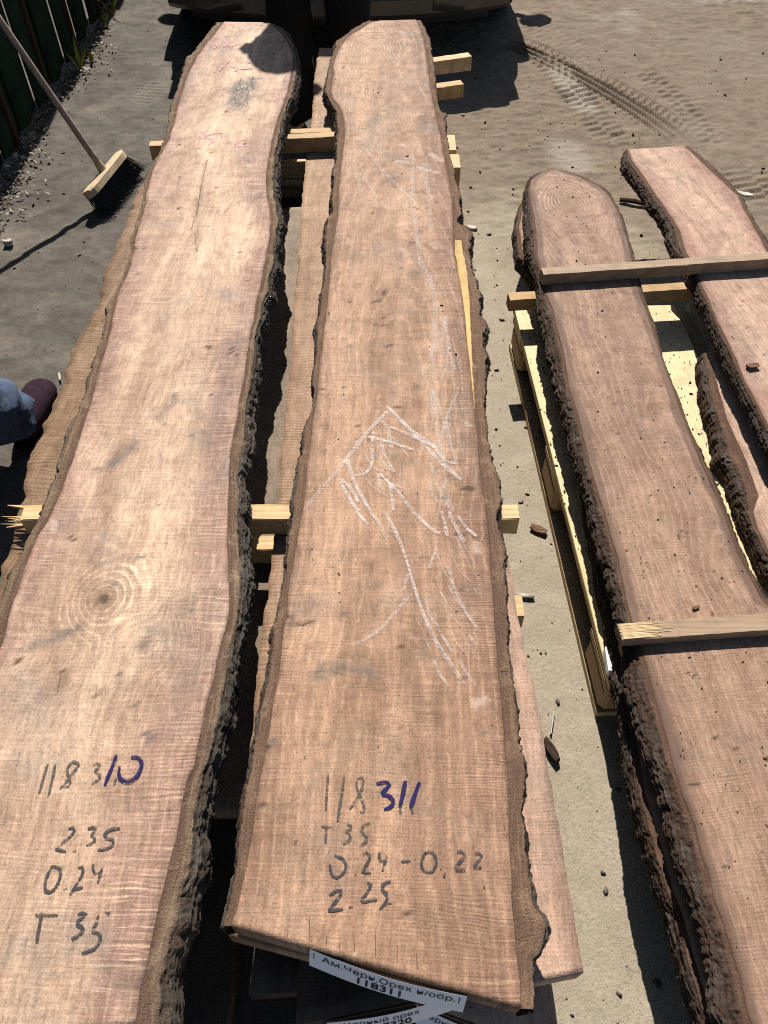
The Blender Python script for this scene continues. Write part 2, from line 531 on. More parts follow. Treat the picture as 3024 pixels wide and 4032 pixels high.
    asph = g.mix(g.rng(n3, .46, .30, 0, .6), asph, (.040, .035, .030))
    asph = g.mix(g.rng(g.noise(c, 3.4, 7, .7, .6), .50, .66, 0, .6), asph, (.185, .158, .122))
    asph = g.mix(g.rng(g.noise(g.mapv(c, loc=(4, 4, 0)), 4.6, 7, .7, .6), .54, .68, 0, .6), asph, (.045, .040, .034))
    asph = g.mix(g.rng(n4, .68, .8, 0, .5), asph, (.22, .20, .175))
    sand = g.mix(g.rng(n2, .3, .7), (.272, .226, .166), (.342, .290, .216))
    sand = g.mix(g.rng(n3, .48, .70, 0, .55), sand, (.165, .134, .098))
    sand = g.mix(g.rng(n4, .30, .2, 0, .6), sand, (.35, .32, .26))
    sand = g.mix(g.rng(g.noise(c, 300, 2, .6), .64, .70, 0, .8), sand, (.085, .066, .048))
    dirt = g.mix(g.rng(n2, .28, .7), (.125, .092, .063), (.222, .170, .120))
    dirt = g.mix(g.rng(n3, .45, .75, 0, .6), dirt, (.075, .055, .038))
    dirt = g.mix(g.rng(n1, .5, .72, 0, .5), dirt, (.21, .175, .135))
    edge = g.math('ADD', sepx, g.math('MULTIPLY', g.math('SUBTRACT', n1, .5), .5))
    fary = g.math('ADD', g.math('ADD', sepy, g.math('MULTIPLY', sepx, .30)), g.math('MULTIPLY', g.math('SUBTRACT', n1, .5), 2.2))
    right_c = g.mix(g.rng(fary, 2.35, 3.1), sand, dirt)
    white = g.math('MULTIPLY', g.rng(g.noise(g.mapv(c, loc=(3, 1, 0)), 1.3, 6, .7, .5), .52, .64), g.rng(fary, 4.6, 5.6))
    right_c = g.mix(g.math('MULTIPLY', white, .7), right_c, (.36, .335, .30))
    col = g.mix(g.rng(edge, -.35, .18), asph, right_c)
    col = g.mix(g.math('MULTIPLY', pal, g.rng(n3, .3, .6, .4, 1)), col, (.26, .225, .175))
    n45 = g.noise(c, 48, 5, .72)
    h = g.math('ADD', g.math('MULTIPLY', n3, 1.0), g.math('ADD', g.math('MULTIPLY', n4, .6), g.math('ADD', g.math('MULTIPLY', n2, .35), g.math('MULTIPLY', n45, .9))))
    m = g.done(col, g.bump(h, .55, .0045))
    o = mesh_obj('ground', V, F, m, smooth=True, attrs={'pale': ('FLOAT', pale.ravel())})
    o['kind'] = 'structure'
    return xs, ys, H


GX, GY, GH = build_ground()


def gz(x, y):
    i = min(max(np.searchsorted(GX, x), 1), len(GX) - 1); j = min(max(np.searchsorted(GY, y), 1), len(GY) - 1)
    return float(GH[j, i])


# ------------------------------------------------------------------ slabs
M_BARK_A = bark_mat('bark_grey', (.185, .112, .076), (.285, .205, .132), (.088, .069, .053), 1)
M_BARK_B = bark_mat('bark_brown', (.205, .124, .082), (.255, .162, .105), (.080, .057, .041), 5)
M_BARK_C = bark_mat('bark_red_brown', (.140, .082, .055), (.155, .095, .062), (.072, .047, .034), 9)


def curve_xy(W_):
    W_ = W_[np.argsort(W_[:, 1])]
    return W_


def slab(name, label, z, T, left, right, mat, oL=None, oR=None, bark=None, knots=(), stains=(), darks=(), smears=(), group='walnut boards', cat='board',
         ring=(.0085, .05, .05), ringbase=.35, dx=.006, dv=.005, tiltx=0.0, zend=None, seed=1, rag=.0008, barkz=.010, notch=(), brows=.0019, rosyL=.7, rosyR=1.0, bandw=0.0, flL=.5, flR=.5):
    Lw, Rw = curve_xy(world(left, z)), curve_xy(world(right, z))
    L0, L1, R0, R1 = Lw[0], Lw[-1], Rw[0], Rw[-1]
    length = max(L1[1] - L0[1], R1[1] - R0[1])
    width = np.mean(np.interp(np.linspace(Lw[0, 1], Lw[-1, 1], 30), Rw[:, 1], Rw[:, 0]) - np.interp(np.linspace(Lw[0, 1], Lw[-1, 1], 30), Lw[:, 1], Lw[:, 0]))
    nv = int(length / dv) + 2; nu = max(8, int(abs(width) / dx))
    v = np.linspace(0, 1, nv)
    yl = L0[1] + (L1[1] - L0[1]) * v; yr = R0[1] + (R1[1] - R0[1]) * v
    xl = np.interp(yl, Lw[:, 1], Lw[:, 0]) + rag * fbm(yl * 40, yl * 0, o=3, s=seed)
    xr = np.interp(yr, Rw[:, 1], Rw[:, 0]) + rag * fbm(yr * 40, yr * 0, o=3, s=seed + 3)
    u = np.linspace(0, 1, nu)
    U, Vv = np.meshgrid(u, v)
    X = xl[:, None] * (1 - U) + xr[:, None] * U
    Y = yl[:, None] * (1 - U) + yr[:, None] * U
    c0 = ((L0 + R0) / 2); c1 = ((L1 + R1) / 2)
    ax = (c1 - c0) / np.linalg.norm(c1 - c0); pr = np.array((ax[1], -ax[0]))
    sx = (X - c0[0]) * pr[0] + (Y - c0[1]) * pr[1]; sy = (X - c0[0]) * ax[0] + (Y - c0[1]) * ax[1]
    Z = np.full(X.shape, z) + .0006 * fbm(X * 12, Y * 12, s=seed + 9)
    edge = np.minimum(X - xl[:, None], xr[:, None] - X)
    # growth ring field of a flat sawn log
    sp, d0, sl = ring
    wander = .02 * fbm(sy * 1.5, sy * 0 + seed, o=2, s=seed + 30)
    dep = d0 + sl * sy + .02 * fbm(sy * 2.2, sy * 0, o=2, s=seed + 40)
    phase = np.sqrt((sx - wander) ** 2 + dep ** 2) / sp + .7 * fbm(sx * 9, sy * 4, o=2, s=seed + 50)
    ringw = np.full(X.shape, ringbase)
    dark = np.zeros(X.shape); stain = np.zeros(X.shape)
    eR, eL = xr[:, None] - X, X - xl[:, None]
    rw_ = .030 * (1 + .6 * fbm(sy * 4, sx * 8, o=3, s=seed + 55))
    rosy = np.maximum(rosyR * np.exp(-np.maximum(eR, 0) / (rw_ * 1.5)), rosyL * np.exp(-np.maximum(eL, 0) / rw_))
    bw_ = bandw * (1 + .25 * fbm(sy * 7, sy * 0, o=3, s=seed + 57))
    bandv = sstep(1.08, .92, edge / np.maximum(bw_, 1e-4)) if bandw > 0 else np.zeros(X.shape)
    for kn in knots:
        (kp, kr, kl, amp, dk), mk = kn[:5], (kn[5] if len(kn) > 5 else None)
        p = at(kp[0], kp[1], z)
        ka = (p[0] - c0[0]) * pr[0] + (p[1] - c0[1]) * pr[1]; kb = (p[0] - c0[0]) * ax[0] + (p[1] - c0[1]) * ax[1]
        wx = sx - ka + .12 * kr * fbm(sx * 14, sy * 9, o=2, s=seed + 67); wy = sy - kb + .12 * kl * fbm(sx * 14 + 5, sy * 9, o=2, s=seed + 68)
        rr = np.sqrt((wx / kr) ** 2 + (wy / kl) ** 2)
        wk = np.exp(-(rr / 1.7) ** 4)
        kv = float(phase.ravel()[np.argmin(rr)])
        phase = phase * (1 - wk) + (kv + amp * (1 - rr)) * wk
        gain = np.exp(-(rr / 1.45) ** 4) * sstep(.1, .45, rr) * (.65 + .8 * np.clip(fbm(sx * 18, sy * 12, o=2, s=seed + 61), -.6, .5))
        if mk: gain = gain * (.12 + .88 * sstep(-.25, .6, (wx * mk[0] + wy * mk[1]) / (np.hypot(wx, wy) + 1e-6)))
        ringw += min(1.0, amp / 5) * gain
        dark = np.maximum(dark, min(1, dk * 1.15) * np.exp(-(rr / .26) ** 2.6 * (1 + .5 * fbm(sx * 90, sy * 70, s=seed + 66))))
        dark = np.maximum(dark, .32 * dk * np.exp(-(rr / .6) ** 2))
    for (a, b, wd, s) in stains:
        pa, pb = at(*a, z)[:2], at(*b, z)[:2]
        dd, al, _ = track_dist(X, Y, [pa, pb + 1e-4])
        stain = np.maximum(stain, s * np.exp(-(dd / wd) ** 2 * (1 + .8 * fbm(X * 60, Y * 60, s=seed + 70))))
    for (a, b, wd, s) in darks:
        pa, pb = at(*a, z)[:2], at(*b, z)[:2]
        dd, al, _ = track_dist(X, Y, [pa, pb + 1e-4])
        dark = np.maximum(dark, s * np.exp(-(dd / wd) ** 2 * (1 + .8 * fbm(X * 50, Y * 50, s=seed + 80))))
    smear = np.zeros(X.shape)
    for (a, b, wd, s_) in smears:
        pa, pb = at(*a, z)[:2], at(*b, z)[:2]
        dd, al, _ = track_dist(X, Y, [pa, pb + 1e-4])
        smear = np.maximum(smear, s_ * np.exp(-(dd / wd) ** 2))
    base = ((L0[0] + R0[0] + L1[0] + R1[0]) / 4, (L0[1] + R0[1] + L1[1] + R1[1]) / 4, z - T)
    root = thing(name, label, cat, base, group)
    N = nv * nu
    top = np.stack([X.ravel(), Y.ravel(), Z.ravel()], 1)
    # perimeter loop
    per = list(range(nu)) + [i * nu + nu - 1 for i in range(1, nv)] + [(nv - 1) * nu + j for j in range(nu - 2, -1, -1)] + [i * nu for i in range(nv - 2, 0, -1)]
    low = top[per].copy(); low[:, 2] = z - T
    idx = np.arange(N).reshape(nv, nu)
    F1 = np.stack([idx[:-1, :-1].ravel(), idx[:-1, 1:].ravel(), idx[1:, 1:].ravel(), idx[1:, :-1].ravel()], 1)
    Pn = len(per); pi = np.array(per); q = np.arange(Pn)
    F2 = np.stack([pi, N + q, N + (q + 1) % Pn, pi[(q + 1) % Pn]], 1)
    # bottom strips between the long sides
    rightside = [N + nu - 1 + i for i in range(nv)]
    leftside = [N] + [N + Pn - i for i in range(1, nv)]
    F3 = np.stack([leftside[:-1], leftside[1:], rightside[1:], rightside[:-1]], 1)
    Vt = np.concatenate([top, low])
    def ext(a): return np.concatenate([a.ravel(), a.ravel()[per]])
    scv = np.stack([ext(sx), ext(sy), np.concatenate([np.zeros(N), np.full(Pn, -T)])], 1)
    o = mesh_obj('sawn_wood', Vt, np.concatenate([F1, F2, F3]), mat, root,
                 attrs={'sc': ('FLOAT_VECTOR', scv), 'phase': ('FLOAT', ext(phase)), 'ringw': ('FLOAT', ext(ringw)), 'edge': ('FLOAT', ext(edge)),
                        'stain': ('FLOAT', np.clip(ext(stain), 0, 1)), 'dark': ('FLOAT', np.clip(ext(dark), 0, 1)), 'smear': ('FLOAT', ext(smear)), 'rosy': ('FLOAT', ext(rosy)), 'band': ('FLOAT', ext(bandv))})
    for side, (oo, xe, ye) in enumerate(((oL, xl, yl), (oR, xr, yr))):
        if oo is None: continue
        s = -1 if side == 0 else 1
        Ow = curve_xy(world(oo, z - barkz))
        nb = int(length / brows)
        vb = np.linspace(0, 1, nb)
        ey = np.interp(vb, v, ye); ex = np.interp(vb, v, xe)
        ox = np.interp(ey, Ow[:, 1], Ow[:, 0])
        wd = np.clip((ox - ex) * s, .003, .08)
        rg = fbm(ey * 60, ey * 0 + side * 7, o=3, s=seed + 101)
        blk = vnoise(ey * 24, ey * 0 + 3, s=seed + 111)
        wd = wd * (1 + .07 * rg + .08 * np.sign(blk) * sstep(.1, .35, np.abs(blk)))
        for (na, nb_, amt) in notch:
            if na[0] == side:
                yy0, yy1 = at(na[1], na[2], z)[1], at(nb_[0], nb_[1], z)[1]
                wd = wd * (1 - amt * sstep(min(yy0, yy1) - .004, min(yy0, yy1) + .004, ey) * sstep(max(yy0, yy1) + .004, max(yy0, yy1) - .004, ey))
        fl = flL if side == 0 else flR
        prof = [(q * fl, -.012 * q * q) for q in (0, .12, .3, .5, .7, .85, 1)]
        for q in np.linspace(0, 1, 23)[1:]:
            an_ = q * math.pi * .62
            prof.append((fl + (1 - fl) * min(1, math.sin(an_) ** .9) * (1 if q < .8 else 1 - (q - .8) * .6), -.03 - .97 * (1 - math.cos(an_)) / (1 - math.cos(math.pi * .62))))
        prof += [(.3 * fl, -1.0), (0, -.99)]
        J = len(prof)
        A = np.array([p[0] for p in prof])[None, :]; Zp = np.array([p[1] for p in prof])[None, :]
        EX, EY = ex[:, None] + 0 * A, ey[:, None] + 0 * A
        OX = wd[:, None] * A
        Zr = Zp * T + 0 * EX
        arc = np.cumsum(np.concatenate([[0], np.hypot(np.diff(A[0]) * .022, np.diff(Zp[0]) * T)]))[None, :] + 0 * EX
        m = np.maximum(sstep(fl * .86, fl * 1.06 + .03, A), sstep(-.02, -.08, Zp)) + 0 * EX
        # plates of bark at two sizes, split by furrows
        def plates(fa, fb, wp, sd0):
            cu = arc * fa + wp * fbm(arc * 45, EY * 20, o=2, s=seed + sd0)
            cv = EY * fb + wp * fbm(arc * 50, EY * 17 + 9, o=2, s=seed + sd0 + 1)
            cv = cv + _h(np.floor(cu), np.floor(cu) * 0, np.floor(cu) * 0, seed + sd0 + 3)
            ph_ = _h(np.floor(cu), np.floor(cv), np.floor(cu) * 0, seed + sd0 + 7) * 2 - 1
            fu, fv = cu - np.floor(cu), cv - np.floor(cv)
            return ph_, sstep(.13, .02, np.minimum(np.minimum(fu, 1 - fu), np.minimum(fv, 1 - fv) * 1.8))
        p1, c1_ = plates(80, 9, .30, 120)
        p2, c2_ = plates(230, 30, .45, 160)
        plate = .45 * p1 + .55 * p2
        crk = np.maximum(c1_, .55 * c2_) * m
        n = fbm(arc * 380 + side * 31, EY * 230, o=2, s=seed + 125, g=.7)
        wsc = np.minimum(1, wd[:, None] / .018)
        disp = m * wsc * (.0021 * plate + .0012 * n - .0030 * crk)
        up = sstep(1.02, .55, A) * sstep(-.8, -.1, Zp)
        PX = EX + s * (OX + disp * (1 - .6 * up) * sstep(0, .35, A))
        PZ = z + Zr - .0012 * (A > .02) + disp * up
        PZ = np.minimum(PZ, z + .002)
        PY = EY + m * .0022 * fbm(arc * 90, EY * 70, o=2, s=seed + 140)
        ii = np.arange(nb * J).reshape(nb, J)
        if s > 0:
            F = np.stack([ii[:-1, :-1].ravel(), ii[:-1, 1:].ravel(), ii[1:, 1:].ravel(), ii[1:, :-1].ravel()], 1)
        else:
            F = np.stack([ii[:-1, :-1].ravel(), ii[1:, :-1].ravel(), ii[1:, 1:].ravel(), ii[:-1, 1:].ravel()], 1)
        bt = np.where(A <= fl, .40 * A / fl, .40 + .6 * (A - fl) / (1 - fl)); bt = np.maximum(bt, np.clip(-Zp * 3, 0, 1)) + 0 * EX
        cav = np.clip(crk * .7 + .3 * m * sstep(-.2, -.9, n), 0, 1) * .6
        VB = np.stack([PX.ravel(), PY.ravel(), PZ.ravel()], 1)
        scb = np.stack([(arc * s).ravel(), EY.ravel(), (0 * EY).ravel()], 1)
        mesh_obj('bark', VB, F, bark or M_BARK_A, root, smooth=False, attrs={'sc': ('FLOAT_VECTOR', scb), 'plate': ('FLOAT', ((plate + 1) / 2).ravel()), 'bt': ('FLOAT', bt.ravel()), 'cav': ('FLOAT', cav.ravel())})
    return root


def strokes(name, root, lines, z, mat, wpx=9.0, taper=True, off=.0011, seed=0, strands=1):
    """strokes lying on a board, each a part of it"""
    r = random.Random(seed)
    for ln, sk in [(l_, k_) for l_ in lines for k_ in range(strands)]:
        V, F = [], []
        wk = wpx
        if isinstance(ln, dict): wk = ln['w']; ln = ln['p']
        P = np.array([at(p[0], p[1], z)[:2] for p in ln])
        if len(P) == 1: P = np.array([P[0] - (0, .0012), P[0] + (0, .0012)])
        # round the corners
        for _ in range(2 if len(P) > 2 else 0):
            Q = [P[0]]
            for a, b in zip(P[:-1], P[1:]): Q += [a * .75 + b * .25, a * .25 + b * .75]
            P = np.array(Q + [P[-1]])
        seg = np.linalg.norm(np.diff(P, axis=0), axis=1); acc = np.concatenate([[0], np.cumsum(seg)])
        n = max(4, int(acc[-1] / .0035))
        t = np.linspace(0, acc[-1], n)
        P = np.stack([np.interp(t, acc, P[:, 0]), np.interp(t, acc, P[:, 1])], 1)
        d = np.gradient(P, axis=0); d /= np.linalg.norm(d, axis=1)[:, None] + 1e-9
        nn = np.stack([-d[:, 1], d[:, 0]], 1)
        depth = math.hypot(P[0][1], CAM_H - z) / FPX
        if strands > 1:
            wob = np.interp(np.arange(n), np.linspace(0, n - 1, 6), [r.uniform(.3, 1.1) for _ in range(6)]) * (1 if sk else -1)
            P = P + nn * (wob * wk * depth * .42)[:, None]
            wk = wk * (.74 if sk else .52)
        wd = wk * depth * .5 * (1 + .22 * np.array([r.uniform(-1, 1) for _ in range(n)]))
        if taper: wd = wd * (.55 + .45 * np.minimum(1, np.minimum(np.arange(n) + .6, n - np.arange(n) - .4) / 2.0))
        k = len(V)
        for i in range(n):
            for sg in (-1, 1):
                p = P[i] + sg * nn[i] * wd[i]
                V.append((p[0], p[1], z + off))
        for i in range(n - 1):
            F.append([k + 2 * i, k + 2 * i + 1, k + 2 * i + 3, k + 2 * i + 2])
        off += .00003
        mesh_obj(name, V, F, mat, root)


ZT = 0.73
M_S1 = slab_mat('walnut_pale', (.590, .415, .278), (.460, .304, .200), (.245, .146, .100), 1, saw=.55, sawf=440, wavef=170, wave=.24, ringamt=.72, greywash=.50, rosyc=(.205, .115, .088))
M_S2 = slab_mat('walnut_rosy', (.418, .258, .158), (.314, .183, .111), (.174, .095, .060), 2, saw=.65, sawf=500, wavef=290, wave=.24, ringamt=.42, greywash=.45, rosyc=(.160, .088, .057))
M_S3 = slab_mat('walnut_brown', (.330, .208, .138), (.262, .157, .104), (.156, .088, .059), 3, saw=.7, sawf=420, wavef=185, wave=.46, ringamt=.55, greywash=.25, bandc=(.120, .073, .050))
M_S4 = slab_mat('walnut_pink', (.440, .290, .205), (.345, .215, .151), (.205, .120, .086), 4, saw=.6, sawf=440, wavef=250, wave=.30, ringamt=.4, greywash=.40)
M_S5 = slab_mat('walnut_tan', (.40, .262, .158), (.32, .195, .116), (.195, .110, .068), 5, saw=.7, sawf=360, wavef=165, wave=.9, ringamt=.2, greywash=.2)
M_S6 = slab_mat('walnut_orange', (.235, .143, .078), (.175, .102, .053), (.095, .053, .028), 6, saw=.8, sawf=360, wavef=150, wave=.9, ringamt=.2, greywash=.2)
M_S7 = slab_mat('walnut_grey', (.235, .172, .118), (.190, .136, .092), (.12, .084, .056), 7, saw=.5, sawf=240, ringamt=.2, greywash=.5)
M_S8 = slab_mat('walnut_painted_shade', (.085, .058, .040), (.065, .042, .028), (.04, .025, .016), 8, saw=.5, sawf=240, ringamt=.2, greywash=.3)  # walnut with the shade of the stack gaps put into its colour

# ---- slab 1 (118310)
s1_woodL = W(-.62, .045) + z7((0, 900), (20, 830), (50, 700), (80, 600), (110, 520), (150, 400), (200, 260), (250, 160), (320, 30)) + z4(
    (335, 1659), (360, 1600), (400, 1510), (440, 1400), (480, 1300), (520, 1180), (555, 1060), (590, 950), (620, 850), (650, 720), (690, 600), (715, 500), (735, 400), (755, 300), (770, 230), (825, 120), (862, 0)) + z1(
    (875, 1560), (905, 1450), (940, 1330), (950, 1250), (975, 1150), (1010, 1060), (1060, 970), (1100, 900), (1130, 800), (1150, 700), (1180, 600), (1215, 480), (1270, 380), (1330, 295), (1390, 225), (1430, 170), (1452, 140))
s1_outL = W(-.66, .045) + z7((0, 590), (30, 500), (60, 400), (110, 330), (130, 260), (170, 180), (220, 80), (270, 0)) + z4(
    (290, 1620), (330, 1490), (370, 1380), (400, 1290), (430, 1180), (480, 1060), (520, 960), (545, 880), (585, 770), (620, 640), (650, 560), (680, 450), (690, 350), (755, 250), (800, 150), (845, 0)) + z1(
    (850, 1560), (885, 1450), (915, 1350), (930, 1250), (950, 1150), (985, 1090), (1040, 1000), (1062, 920), (1090, 800), (1100, 690), (1130, 640), (1145, 560), (1180, 480), (1205, 395), (1270, 330), (1330, 250), (1400, 160), (1440, 115))
s1_woodR = z10((868, 1668), (900, 1500), (940, 1320), (975, 1140), (1010, 980), (1050, 830), (1095, 660), (1120, 530), (1150, 380), (1180, 230), (1215, 80)) + z7(
    (1250, 1659), (1260, 1600), (1290, 1480), (1320, 1350), (1345, 1220), (1380, 1100), (1415, 930), (1450, 800), (1480, 650), (1485, 550), (1478, 400), (1475, 200)) + z4(
    (1475, 1659), (1480, 1450), (1495, 1300), (1510, 1170), (1535, 1050), (1550, 950), (1570, 850), (1590, 760), (1600, 650), (1615, 550), (1640, 430)) + z5((0, 310), (20, 230), (45, 120)) + z2(
    (70, 1640), (80, 1580), (90, 1500), (95, 1430), (85, 1350), (70, 1250), (65, 1150), (75, 1050), (95, 950), (120, 850), (145, 760), (175, 680), (200, 610), (215, 540), (230, 470), (240, 400), (230, 350), (210, 290), (175, 230), (110, 175), (40, 145))
s1_outR = z10((1170, 1668), (1175, 1500), (1190, 1370), (1220, 1240), (1240, 1120), (1250, 1000), (1265, 880), (1290, 760), (1325, 680), (1355, 520), (1340, 400), (1370, 260), (1400, 100), (1430, 0)) + z7(
    (1450, 1550), (1480, 1450), (1500, 1360), (1510, 1260), (1530, 1150), (1550, 1060), (1560, 960), (1575, 850), (1590, 750), (1600, 640), (1625, 500), (1625, 400), (1640, 270), (1615, 120), (1600, 0)) + z4(
    (1605, 1430), (1625, 1300), (1640, 1100), (1660, 950)) + z5((25, 700), (30, 600), (40, 500), (75, 430), (70, 330), (125, 250), (130, 130), (160, 60), (150, 0)) + z2(
    (160, 1600), (170, 1500), (190, 1430), (185, 1380), (165, 1290), (150, 1180), (150, 1100), (155, 1040), (165, 960), (185, 880), (200, 800), (215, 720), (255, 640), (270, 580), (285, 520), (285, 450), (275, 380), (265, 320), (245, 265), (215, 215), (150, 170), (80, 145))
n1 = z7((690, 550))[0]; n2_ = z7((930, 865))[0]; n3_ = z4((1020, 280))[0]; n4_ = z1((1580, 600))[0]
slab1 = slab('live_edge_board', 'wide pale walnut slab with grey barked right edge, hand marked 118310 and 2.35', ZT, .035, s1_woodL, s1_woodR, M_S1, s1_outL, s1_outR, M_BARK_A,
             knots=[(n1, .040, .046, 5.0, .95), (n2_, .028, .026, 1.5, .42), (n3_, .036, .014, 1.4, .2)],
             stains=[(z4((1130, 930))[0], z4((1030, 1050))[0], .007, .75), (z4((880, 1210))[0], z4((700, 1380))[0], .006, .8), (z7((150, 895))[0], z7((500, 755))[0], .0065, .75), (z7((720, 740))[0], z7((740, 760))[0], .006, .5),
                     (z4((790, 990))[0], z4((800, 1000))[0], .009, .35), (z4((1540, 500))[0], z4((1480, 850))[0], .022, .35), (z4((1450, 900))[0], z4((1350, 1200))[0], .020, .4), (z1((1230, 430))[0], z1((1170, 660))[0], .012, .45),
                     (z1((1565, 540))[0], z1((1535, 680))[0], .026, 1.3), (z1((1640, 510))[0], z1((1620, 590))[0], .016, 1.1), (z1((1590, 560))[0], z1((1580, 640))[0], .02, 1.1), (z7((1250, 1000))[0], z7((1130, 1400))[0], .012, .35), (z10((270, 1130))[0], z10((220, 1300))[0], .01, .3), (z10((740, 1380))[0], z10((760, 1420))[0], .016, .3)],
             darks=[(z1((1345, 1040))[0], z1((1270, 1390))[0], .0035, .55), (z7((760, 1000))[0], z7((800, 1180))[0], .028, .16), (z7((370, 1170))[0], z7((400, 1060))[0], .004, .4), (z7((625, 1130))[0], z7((620, 1190))[0], .003, .7), (z1((1280, 1400))[0], z1((1275, 1630))[0], .003, .45)],
             ring=(.010, .08, .035), ringbase=.10, seed=11, flL=.75, flR=.50, rosyL=1.05, rosyR=1.35,
             smears=[(z7((345, 60))[0], z7((345, 120))[0], .008, .9), (z7((320, 180))[0], z7((325, 200))[0], .008, .8), (z7((1390, 270))[0], z7((1340, 480))[0], .006, .7), (z7((300, 50))[0], z7((130, 490))[0], .007, .55), (z4((690, 620))[0], z4((620, 860))[0], .010, .45), (z4((600, 900))[0], z4((540, 1080))[0], .010, .45), (z2((-120, 480))[0], z2((-20, 620))[0], .03, .4)])

# ---- slab 2 (118311)
s2_woodL = z10((1495, 1022), (1530, 930), (1555, 830), (1570, 760), (1600, 620), (1640, 390)) + z11((20, 150), (40, 0)) + z8(
    (65, 1550), (90, 1400), (120, 1200), (150, 1000), (180, 800), (200, 650), (215, 500), (240, 330), (270, 150), (300, 0)) + z5(
    (325, 1450), (345, 1280), (370, 1080), (385, 960), (400, 860), (415, 720), (430, 600), (445, 450), (470, 200), (490, 0)) + z2(
    (515, 1500), (530, 1400), (535, 1300), (540, 1200), (548, 1100), (560, 1000), (570, 920), (575, 830), (565, 750), (540, 690), (500, 640), (482, 590), (500, 500), (502, 420), (530, 330), (580, 260), (640, 210), (740, 145), (800, 132))
s2_outL = z10((1447, 990), (1460, 900), (1480, 780), (1500, 650), (1520, 430), (1530, 330), (1545, 220), (1580, 130), (1600, 30)) + z7((1605, 1659), (1610, 1520), (1640, 1380)) + z8(
    (20, 1220), (50, 1050), (65, 900), (80, 770), (130, 650), (150, 520), (175, 380), (190, 270), (190, 130), (215, 0)) + z5(
    (235, 1550), (245, 1450), (265, 1300), (300, 1150), (360, 1000), (375, 880), (357, 855), (375, 650), (375, 500), (390, 380), (400, 280), (425, 150), (440, 60)) + z2(
    (430, 1640), (435, 1500), (445, 1435), (480, 1390), (470, 1330), (485, 1220), (490, 1130), (515, 1050), (510, 1000), (495, 920), (510, 870), (512, 760), (470, 690), (430, 600), (445, 545), (465, 470), (470, 420), (495, 350), (500, 290), (600, 212), (700, 160), (780, 126))
s2_woodR = z12((58, 1560), (55, 1500), (40, 1300), (20, 1100), (0, 900)) + z11((1655, 650), (1640, 300), (1625, 0)) + z8(
    (1620, 1659), (1610, 1500), (1595, 1350), (1580, 1150), (1565, 950), (1555, 800), (1540, 600), (1525, 400), (1510, 200), (1490, 0)) + z5(
    (1470, 1550), (1450, 1400), (1440, 1250), (1430, 1150), (1415, 1000), (1400, 850), (1385, 700), (1365, 550), (1355, 400), (1335, 250), (1310, 120), (1295, 0)) + z2(
    (1280, 1560), (1275, 1500), (1278, 1400), (1272, 1300), (1255, 1200), (1235, 1100), (1210, 950), (1190, 840), (1165, 740), (1145, 650), (1128, 550), (1118, 450), (1105, 350), (1085, 250), (1060, 180), (1035, 128))
s2_outR = z12((135, 1560), (135, 1450), (130, 1330), (130, 1240), (180, 1180), (220, 1110), (215, 1060), (185, 930), (155, 850), (140, 700), (115, 550), (100, 400), (80, 300), (95, 180), (95, 0)) + z8(
    (1659, 1000), (1645, 700), (1635, 550), (1630, 400), (1615, 250), (1590, 120), (1570, 0)) + z5(
    (1585, 1600), (1580, 1500), (1560, 1400), (1540, 1290), (1500, 1200), (1492, 1100), (1490, 950), (1480, 800), (1510, 680), (1495, 550), (1490, 400), (1470, 300), (1455, 200), (1420, 100), (1400, 0)) + z2(
    (1402, 1600), (1400, 1520), (1385, 1490), (1345, 1485), (1310, 1462), (1306, 1445), (1338, 1410), (1340, 1380), (1330, 1290), (1300, 1180), (1270, 1080), (1255, 1000), (1258, 970), (1235, 850), (1225, 760), (1190, 700), (1170, 600), (1160, 500), (1150, 400), (1140, 320), (1120, 240), (1090, 180), (1060, 135))
slab2 = slab('live_edge_board', 'long rosy walnut slab with white chalk scribbles, hand marked 118311 and T 35', ZT, .035, s2_woodL, s2_woodR, M_S2, s2_outL, s2_outR, M_BARK_B,
             knots=[(z2((770, 315))[0], .055, .10, 7.0, .15, (.5, .85))],
             stains=[(z2((900, 700))[0], z2((760, 790))[0], .018, .4), (z2((1060, 800))[0], z2((1160, 830))[0], .02, .35), (z8((400, 1040))[0], z8((560, 1010))[0], .006, .7), (z8((580, 1010))[0], z8((760, 1055))[0], .007, .65),
                     (z8((1075, 870))[0], z8((1078, 930))[0], .008, .45), (z8((460, 580))[0], z8((370, 620))[0], .014, .35), (z5((640, 720))[0], z5((800, 800))[0], .025, .3), (z8((250, 400))[0], z8((250, 440))[0], .01, .3)],
             darks=[(z8((740, 360))[0], z8((745, 510))[0], .004, .5), (z8((735, 600))[0], z8((760, 620))[0], .004, .4), (z5((1300, 350))[0], z5((1330, 700))[0], .02, .18), (z5((1070, 240))[0], z5((1100, 420))[0], .012, .25), (z11((1450, 850))[0], z11((1380, 1100))[0], .03, .16), (z8((220, 730))[0], z8((370, 710))[0], .0022, .6)],
             ring=(.011, .055, .045), ringbase=.40, seed=23, flL=.66, flR=.84, rosyL=.6, rosyR=1.15,
             smears=[(z2((945, 935))[0], z2((985, 950))[0], .012, .7), (z2((920, 1045))[0], z2((980, 1055))[0], .011, .75), (z2((1130, 1000))[0], z2((1200, 1040))[0], .013, .8), (z2((1050, 1085))[0], z2((1180, 1120))[0], .010, .75), (z2((1040, 1260))[0], z2((1160, 1280))[0], .012, .6), (z2((1140, 1580))[0], z2((1160, 1600))[0], .013, .75),
                     (z2((1045, 742))[0], z2((1090, 735))[0], .006, .8), (z8((1420, 200))[0], z8((1430, 260))[0], .010, .8), (z8((1420, 1240))[0], z8((1490, 1220))[0], .010, .8), (z5((1340, 1070))[0], z5((1390, 1100))[0], .006, .7), (z8((1400, 490))[0], z8((1430, 510))[0], .005, .7)])

